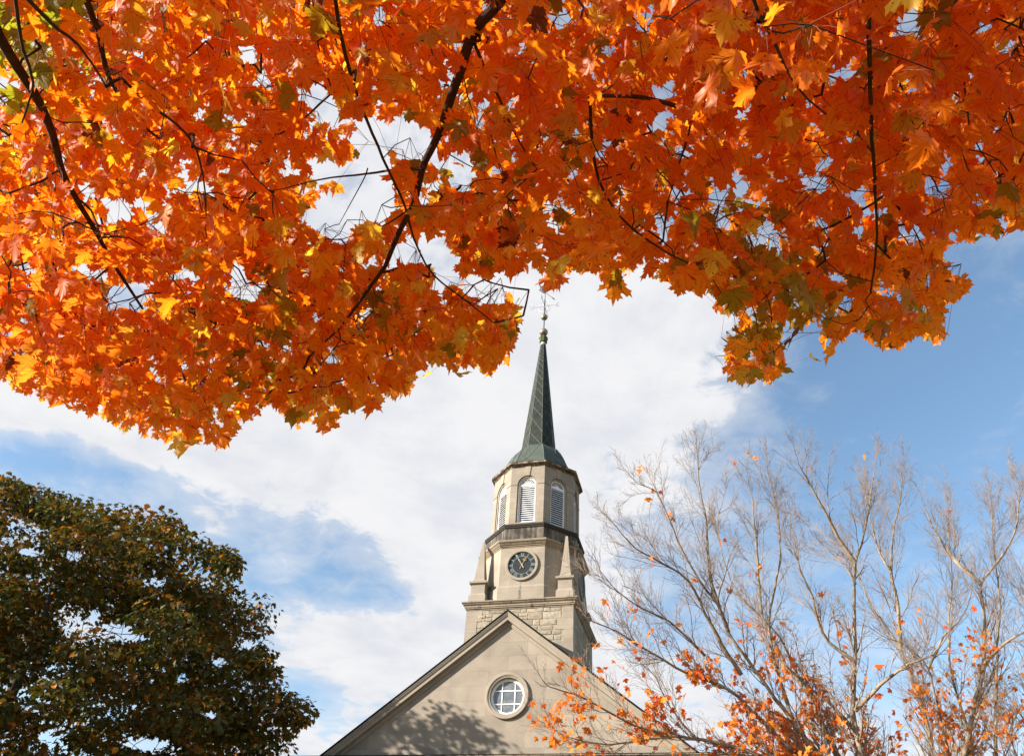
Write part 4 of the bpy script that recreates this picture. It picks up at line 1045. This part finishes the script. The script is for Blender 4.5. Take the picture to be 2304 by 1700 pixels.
# ------------------------------------------------------------------ oak on the left
def oak():
    r = np.random.default_rng(21)
    bx, by = -24.5, 42.0
    root = empty('oak_tree', (bx, by, 0))
    tag(root, 'big dark brown and green oak with dense crown left of the church', 'tree')
    edge = [(-2000, 900), (-400, 960), (0, 1040), (35, 1042), (60, 1060), (110, 1060), (150, 1085), (240, 1095), (330, 1108), (380, 1120), (435, 1158), (470, 1190), (515, 1195), (535, 1235), (530, 1290), (590, 1300), (608, 1340), (600, 1380), (565, 1395), (600, 1430), (625, 1455), (625, 1505), (660, 1520), (702, 1545), (690, 1570), (650, 1590), (645, 1640), (660, 1700), (640, 1900), (500, 2200), (-2000, 2300)]
    edge = [(x*D2S, y*D2S) for x, y in edge]
    # leafy sprays gathered on boughs
    cen = []
    while len(cen) < 540:
        zz = r.uniform(-1, 1); th = r.uniform(0, 6.28); rad = r.random()**.38*math.sqrt(1-abs(zz)**3)
        p = np.array([bx+16.0*rad*math.cos(th), by+12.0*rad*math.sin(th), 16.0+(11.3 if zz > 0 else 11)*zz])
        x, y = to_px(p[None]); 
        if not inpoly(x-16, y-16, edge)[0] and not (x[0] < -200): continue
        if not inpoly(x+12, y-18, edge)[0] and x[0] > 0: continue
        cen.append(p)
    cen = np.array(cen)
    pos, cl = [], []
    for i, c in enumerate(cen):
        n = int(r.uniform(150, 255)); sc = r.uniform(.75, 1.25)
        # each spray: a flattened shell, thicker on the upper/outer side
        v = r.normal(0, 1, (n, 3)); v /= np.linalg.norm(v, axis=1, keepdims=True); v *= (r.random(n)**.4)[:, None]
        q = c+v*np.array([1.45, 1.45, .85])*sc
        q[:, 2] -= .10*np.hypot(q[:, 0]-c[0], q[:, 1]-c[1])**2
        pos.append(q); cl.append(np.full(n, i))
    P = np.concatenate(pos); cl = np.concatenate(cl)
    x, y = to_px(P); ok = inpoly(x, y, edge) | (r.random(len(P)) < .06*(inpoly(x-12, y+12, edge))); 
    for (hx, hy, ha, hb) in [(255, 1378, 46, 24), (300, 1392, 30, 14), (325, 1622, 60, 22), (165, 1212, 30, 13), (70, 1205, 34, 12), (340, 1270, 26, 10), (210, 1345, 18, 16), (480, 1440, 22, 14), (545, 1405, 25, 12), (460, 1560, 18, 12), (100, 1610, 20, 14), (30, 1500, 20, 16), (400, 1480, 14, 12)]:
        ok &= ((x/D2S-hx)/ha)**2+((y/D2S-hy)/hb)**2 > r.uniform(.4, 1.5, len(P))*(.75+.5*np.sin(x*.21+y*.13)**2)
    P, cl = P[ok], cl[ok]; n = len(P)
    out = P-cen[cl]; phi = r.uniform(0, 6.28, n); tip = np.column_stack([np.cos(phi), np.sin(phi), r.normal(-.5, .5, n)])+out*.5
    nr = np.column_stack([r.normal(0, .5, (n, 2)), np.full(n, .8)])+out*.25
    R = frames(tip, nr); S = r.uniform(.24, .42, n)
    kc = r.random(len(cen))[cl]; k = r.random(n)
    g1 = np.array([.034, .048, .010]); g2 = np.array([.085, .085, .014]); b1 = np.array([.20, .072, .011]); o1 = np.array([.52, .20, .018])
    h = np.clip((P[:, 2]-cen[cl][:, 2])/1.2, -1, 1)
    C = g1*(1-k[:, None])+g2*k[:, None]
    w_ = np.clip(.10+.55*(kc-.45)+.30*h+r.normal(0, .28, n), 0, 1)[:, None]; C = C*(1-w_)+b1*w_  # autumn brown, stronger on spray tops where sunlit warmth is mixed into the colour
    C = np.where(((r.random(n) < .05+.08*np.clip(h, 0, 1)))[:, None], o1*(.5+.7*k[:, None]), C)  # orange leaves favour spray tops, painting in flecks of sunlight
    C = np.column_stack([C, np.ones(n)])
    # lobed leaf, 9-point outline
    oo = np.array([(0, 0), (.20, .12), (.15, .26), (.36, .36), (.2, .5), (.34, .66), (.17, .74), (0, 1)]); O2 = np.vstack([oo, np.column_stack([-oo[-2:0:-1, 0], oo[-2:0:-1, 1]])])
    T = []
    for i in range(5):
        z = r.uniform(.1, .5)*np.abs(O2[:, 0])-r.uniform(0, .5)*O2[:, 1]**2*.5; V = np.vstack([[0, .45, r.uniform(-.05, .1)], np.column_stack([O2, z])]); m = len(O2)
        T.append((V, np.array([(0, 1+a, 1+(a+1) % m) for a in range(m)])))
    M_ol = leaf_mat('oak leaf', .32, False, False, .07, tint=(1.3, 1.1, .6))
    leaf_cloud('crown', T, P-np.array([bx, by, 0]), R, S, C, M_ol, root, 6)
    # trunk and boughs
    paths = []; tp = catmull([(bx, by, -.1), (bx+.1, by, 2.5), (bx+.2, by-.1, 5.5), (bx+.1, by, 9), (bx+.3, by, 14), (bx, by, 19), (bx-.3, by, 22)], .4)
    paths.append((tp, np.interp(np.linspace(0, 1, len(tp)), [0, .03, .1, .4, 1], [1.0, .75, .6, .42, .05])))
    SKp = [tp[len(tp)//6:]]; SKr = [np.interp(np.linspace(.17, 1, len(SKp[0])), [0, .4, 1], [.55, .4, .05])]
    order = np.argsort(np.hypot(cen[:, 0]-bx, cen[:, 1]-by))
    for i in order:
        c = cen[i]; A = np.concatenate(SKp); 
        # join lower, further in: prefer wood that lies inward and below
        d = np.linalg.norm(A-c, axis=1)+1.1*np.maximum(0, A[:, 2]-c[2]+.5); j = d.argmin(); a = A[j]; ra = np.concatenate(SKr)[j]
        L = np.linalg.norm(c-a); mid = (a+c)/2+np.array([0, 0, -.05*L])+r.normal(0, .06*L, 3)
        cc = catmull([a, mid, c], .45); r0 = min(ra*.75, .035+.022*L); rr = np.linspace(r0, .02, len(cc))
        paths.append((cc, rr)); SKp.append(cc[1:]); SKr.append(rr[1:])
        for _ in range(4):
            e = c+r.normal(0, .5, 3)*np.array([1, 1, .5])-np.array([0, 0, .25]); paths.append((np.array([c, (c+e)/2+r.normal(0, .1, 3), e]), np.array([.022, .014, .008])))
    V, Q = tube_arrays(paths, 6)
    o = raw_mesh('trunk', V, Q, bark_mat('oak bark', (.06, .045, .032), (.035, .027, .02), (.09, .08, .06), .3, .5), None, True, origin=(bx, by, 0)); o.parent = root
oak()

# ------------------------------------------------------------------ nearly bare maples on the right
def bare_maple(base, fork_z, limbs, dist, label, seed, leafn, side_len=1.0):
    r = np.random.default_rng(seed)
    root = empty('bare_maple_tree', (*base, 0)); tag(root, label, 'tree', 'nearly bare maples right of the church')
    K = 1/2.104
    fork = np.array([base[0], base[1], fork_z]); paths = []; tips = []
    tk = catmull([(base[0], base[1], -.1), (base[0]+.03, base[1], fork_z*.5), fork], .2); paths.append((tk, np.interp(np.linspace(0, 1, len(tk)), [0, .15, 1], [.30, .21, .18])))
    allc = []
    def grow(p0, d0, L, r0, lev):
        n = {1: 7, 2: 5, 3: 4}[lev]; pts = [p0]; d = d0/np.linalg.norm(d0); ups = {1: .13, 2: .10, 3: .05}[lev]
        for i in range(n-1):
            d = d+r.normal(0, .15, 3)+np.array([0, 0, ups]); d /= np.linalg.norm(d); pts.append(pts[-1]+d*L/(n-1))
        pts = np.array(pts); rad = np.linspace(r0, max(.0023, r0*.34), n); paths.append((pts, rad))
        if lev == 3: tips.append(pts[-1]); return
        nb = int({1: 9, 2: 5}[lev]*r.uniform(.8, 1.3)); 
        for t in np.linspace(.22, 1, nb):
            f = t*(n-1); i = min(int(f), n-2); p = pts[i]+(pts[i+1]-pts[i])*(f-i); tg = pts[i+1]-pts[i]; tg /= np.linalg.norm(tg)
            a = r.normal(0, 1, 3); a -= a@tg*tg; a /= np.linalg.norm(a); an = r.uniform(.4, .85)
            dd = tg*math.cos(an)+a*math.sin(an)
            grow(p, dd, L*r.uniform(.32, .58)*(1-.35*t), np.interp(f, range(n), rad)*.6, lev+1)
    for (pts, ra, rb, dz0, dz1) in limbs:
        q = np.array(pts, float)*K+np.array([1240, 980]); m = len(q); dd = dist+np.linspace(dz0, dz1, m)
        P3 = at(q[:, 0], q[:, 1], dd)
        if ra > 0.05 and q[0, 1] > 1640:   # starts from the trunk
            P3 = np.vstack([fork, (fork+P3[0])/2+np.array([0, 0, -.1]), P3])
        c = catmull(P3, .16); c[2:-1] += r.normal(0, .006, c[2:-1].shape); rad = .80*np.interp(np.linspace(0, 1, len(c)), [0, .5, 1], [ra, (ra*.42+rb*.58), rb*.9]); paths.append((c, rad)); allc.append(c)
        L = np.linalg.norm(np.diff(c, axis=0), axis=1).sum(); nb = int(L*5.6)
        for t in np.sort(r.uniform(.06, .99, nb)**.85):
            i = min(int(t*(len(c)-1)), len(c)-2); tg = c[i+1]-c[i]; tg /= np.linalg.norm(tg)
            x, y = to_px(c[i][None])
            if y[0] > 1900: continue
            a = r.normal(0, 1, 3); a -= a@tg*tg; a /= np.linalg.norm(a); an = r.uniform(.3, .68)
            grow(c[i], tg*math.cos(an)+a*math.sin(an), side_len*r.uniform(.55, 1.45)*(1-.35*t), max(.0052, rad[i]*.42), 1)
        grow(c[-1], c[-1]-c[-2], .6*side_len, rad[-1], 1)
    big = [p for p in paths if p[1][0] > .02]; small = [p for p in paths if p[1][0] <= .02]
    org = (base[0], base[1], 0)
    V, Q = tube_arrays(big, 7); o = raw_mesh('trunk', V, Q, M_bark2, None, True, origin=org); o.parent = root
    V, Q = tube_arrays(small, 4); o = raw_mesh('twig', V, Q, M_twig, None, True, origin=org); o.parent = root
    # leaves still hanging, in bunches on the lower twigs
    tips_ = np.array(tips); x, y = to_px(tips_); X, Y = x/D2S, y/D2S
    pr = .004+.62*np.clip((Y-1400)/250, 0, 1)**2
    def near(a, b, s): return np.exp(-((X-a)**2+(Y-b)**2)/s**2)
    pr = pr+.8*near(1260, 1590, 80)+.7*near(1600, 1620, 160)+.9*near(2130, 1420, 55)+.8*near(2060, 1560, 80)+.10*near(1480, 1400, 90)+.35*near(1330, 1510, 120)+.03*near(1450, 1330, 160)+.6*near(1750, 1640, 150)
    fz = np.sin(tips_[:, 0]*4.1+1)*np.sin(tips_[:, 1]*3.7)*np.sin(tips_[:, 2]*4.3); pr = .0015+pr*np.clip(.45+1.7*fz, .0, 2.2)
    sel = np.where(r.random(len(tips_)) < pr*leafn*.62)[0]
    P = np.repeat(tips_[sel], 3, axis=0)+r.normal(0, .06, (len(sel)*3, 3)); P = P[r.random(len(P)) < .8]; n = len(P)
    phi = r.uniform(0, 6.28, n); tip = np.column_stack([np.cos(phi)*.7, np.sin(phi)*.7, r.uniform(-1.3, -.3, n)]); nr = np.column_stack([r.normal(0, .7, (n, 2)), np.full(n, .6)])
    k = r.random(n)[:, None]; C = np.array([.70, .17, .015])*(1-k)+np.array([.74, .28, .03])*k; C = np.where(r.random(n)[:, None] < .25, np.array([.70, .13, .02]), C); C = np.column_stack([C, np.ones(n)])
    leaf_cloud('crown', leaf_templates(6, False, 8), P-np.array(org), frames(tip, nr), r.uniform(.066, .108, n), C, M_leaf2, root, seed)
    print('bare maple', len(paths), 'paths', n, 'leaves')

M_bark2 = bark_mat('grey lichen bark', (.30, .232, .158), (.14, .105, .075), (.38, .35, .25), .65, 1.0)
M_twig = plain_mat('twig bark', (.24, .178, .135), .8, 0, .25, 3, .2)
M_leaf2 = leaf_mat('maple leaf far', .45, False, False, .05, tint=(1.05, .95, .8))
LA = [
    ([(1230, 1600), (1150, 1500), (960, 1310), (840, 1200), (640, 1120), (450, 1010), (320, 930), (200, 880)], .085, .012, -.5, -1.5),
    ([(1180, 1640), (1100, 1560), (830, 1460), (520, 1405), (370, 1360), (230, 1280), (110, 1225), (20, 1195)], .075, .012, -.8, -2.2),
    ([(1400, 1600), (1350, 1500), (1260, 1310), (1200, 1190), (1110, 1090), (1060, 980), (1000, 860), (985, 700), (970, 500), (955, 330), (930, 190)], .11, .010, .4, 1.6),
    ([(1240, 1640), (1170, 1420), (1090, 1180), (1050, 1030), (1030, 870), (1060, 720), (1085, 520), (1060, 300), (1030, 190)], .075, .010, .2, .5),
    ([(1290, 1560), (1180, 1400), (1060, 1240), (930, 1060), (840, 930), (790, 800), (700, 680), (620, 540), (560, 400), (500, 270), (420, 230)], .08, .010, -.2, -.6),
    ([(840, 930), (775, 740), (742, 560), (735, 400), (705, 250), (695, 120)], .045, .009, -.3, .1),
    ([(900, 1130), (760, 900), (650, 690), (520, 600), (400, 530), (310, 430)], .045, .009, -.4, -1.3),
    ([(730, 1040), (560, 880), (420, 810), (320, 740), (250, 660)], .03, .008, -.8, -1.6),
    ([(1490, 1640), (1468, 1515), (1432, 1300), (1440, 1050), (1436, 760), (1442, 600), (1480, 470), (1510, 300), (1530, 170)], .10, .010, -.4, .4),
    ([(1440, 600), (1360, 480), (1275, 320), (1205, 200), (1170, 130)], .045, .009, 0, -.3),
    ([(1440, 1300), (1560, 1180), (1690, 1080), (1800, 1040), (1880, 940)], .045, .010, -.3, -1.0),
    ([(1432, 1060), (1320, 980), (1262, 870), (1240, 760), (1180, 640), (1150, 480)], .040, .008, -.3, -.8),
    ([(1440, 700), (1400, 620), (1330, 560), (1240, 470)], .03, .007, 0, .6),
    ([(1500, 1640), (1500, 1500), (1350, 1290), (1180, 1150), (1080, 950), (900, 760), (820, 600), (790, 420), (820, 280)], .06, .008, .6, 1.8),
    ([(700, 1450), (560, 1280), (500, 1150), (430, 1080)], .028, .007, -.9, -1.3),
    ([(600, 1420), (420, 1440), (270, 1460), (150, 1440), (60, 1425)], .028, .007, -1.6, -2.4)]
LB = [
    ([(1830, 1600), (1790, 1400), (1700, 1130), (1650, 1000), (1585, 900), (1510, 800), (1470, 690), (1400, 560)], .12, .012, .3, 1.0),
    ([(1655, 1010), (1640, 790), (1612, 650), (1620, 450), (1655, 300), (1660, 190)], .055, .010, .4, .6),
    ([(1612, 650), (1560, 560), (1520, 430), (1490, 280)], .035, .008, .4, .9),
    ([(1920, 1640), (1960, 1500), (2005, 1260), (2050, 1080), (2046, 800), (2035, 700), (2110, 600), (2185, 480), (2215, 320), (2190, 240)], .12, .010, -.3, .3),
    ([(2035, 700), (1960, 640), (1880, 550), (1800, 420), (1760, 310)], .05, .009, 0, .6),
    ([(2120, 1640), (2105, 1400), (2112, 1000), (2125, 800), (2095, 520), (2085, 320)], .08, .009, .6, 1.2),
    ([(1900, 1640), (1885, 1510), (1830, 1280), (1785, 1100), (1690, 1000), (1600, 960)], .07, .010, -.6, -1.4),
    ([(1785, 1100), (1860, 950), (1950, 850), (1990, 740)], .035, .008, -.6, -.2),
    ([(2230, 1640), (2180, 1400), (2250, 1230), (2330, 1150)], .06, .010, -.8, -1.2), ([(2050, 1080), (2150, 980), (2240, 930), (2330, 880)], .045, .010, -.4, -.9),
    ([(1990, 1640), (1990, 1450), (1900, 1150), (1880, 900), (1900, 700), (1880, 450), (1890, 300)], .07, .008, 1.0, 1.8),
    ([(2300, 1640), (2260, 1300), (2290, 1000), (2260, 700), (2270, 420), (2230, 300)], .08, .008, .4, .9)]
def ground_at(px, py, dist): p = at(px, py, dist); return (p[0], p[1])
bare_maple(ground_at(1950, 1760, 15.0), 2.3, LA, 14.5, 'grey maple beside the gable with orange leaves left on its low, sprawling branches', 31, .55)
bare_maple(ground_at(2190, 1760, 19.5), 2.8, LB, 18.5, 'taller bare maple with pale lichened trunks at the right edge, farther from the church', 32, .40, 1.2)
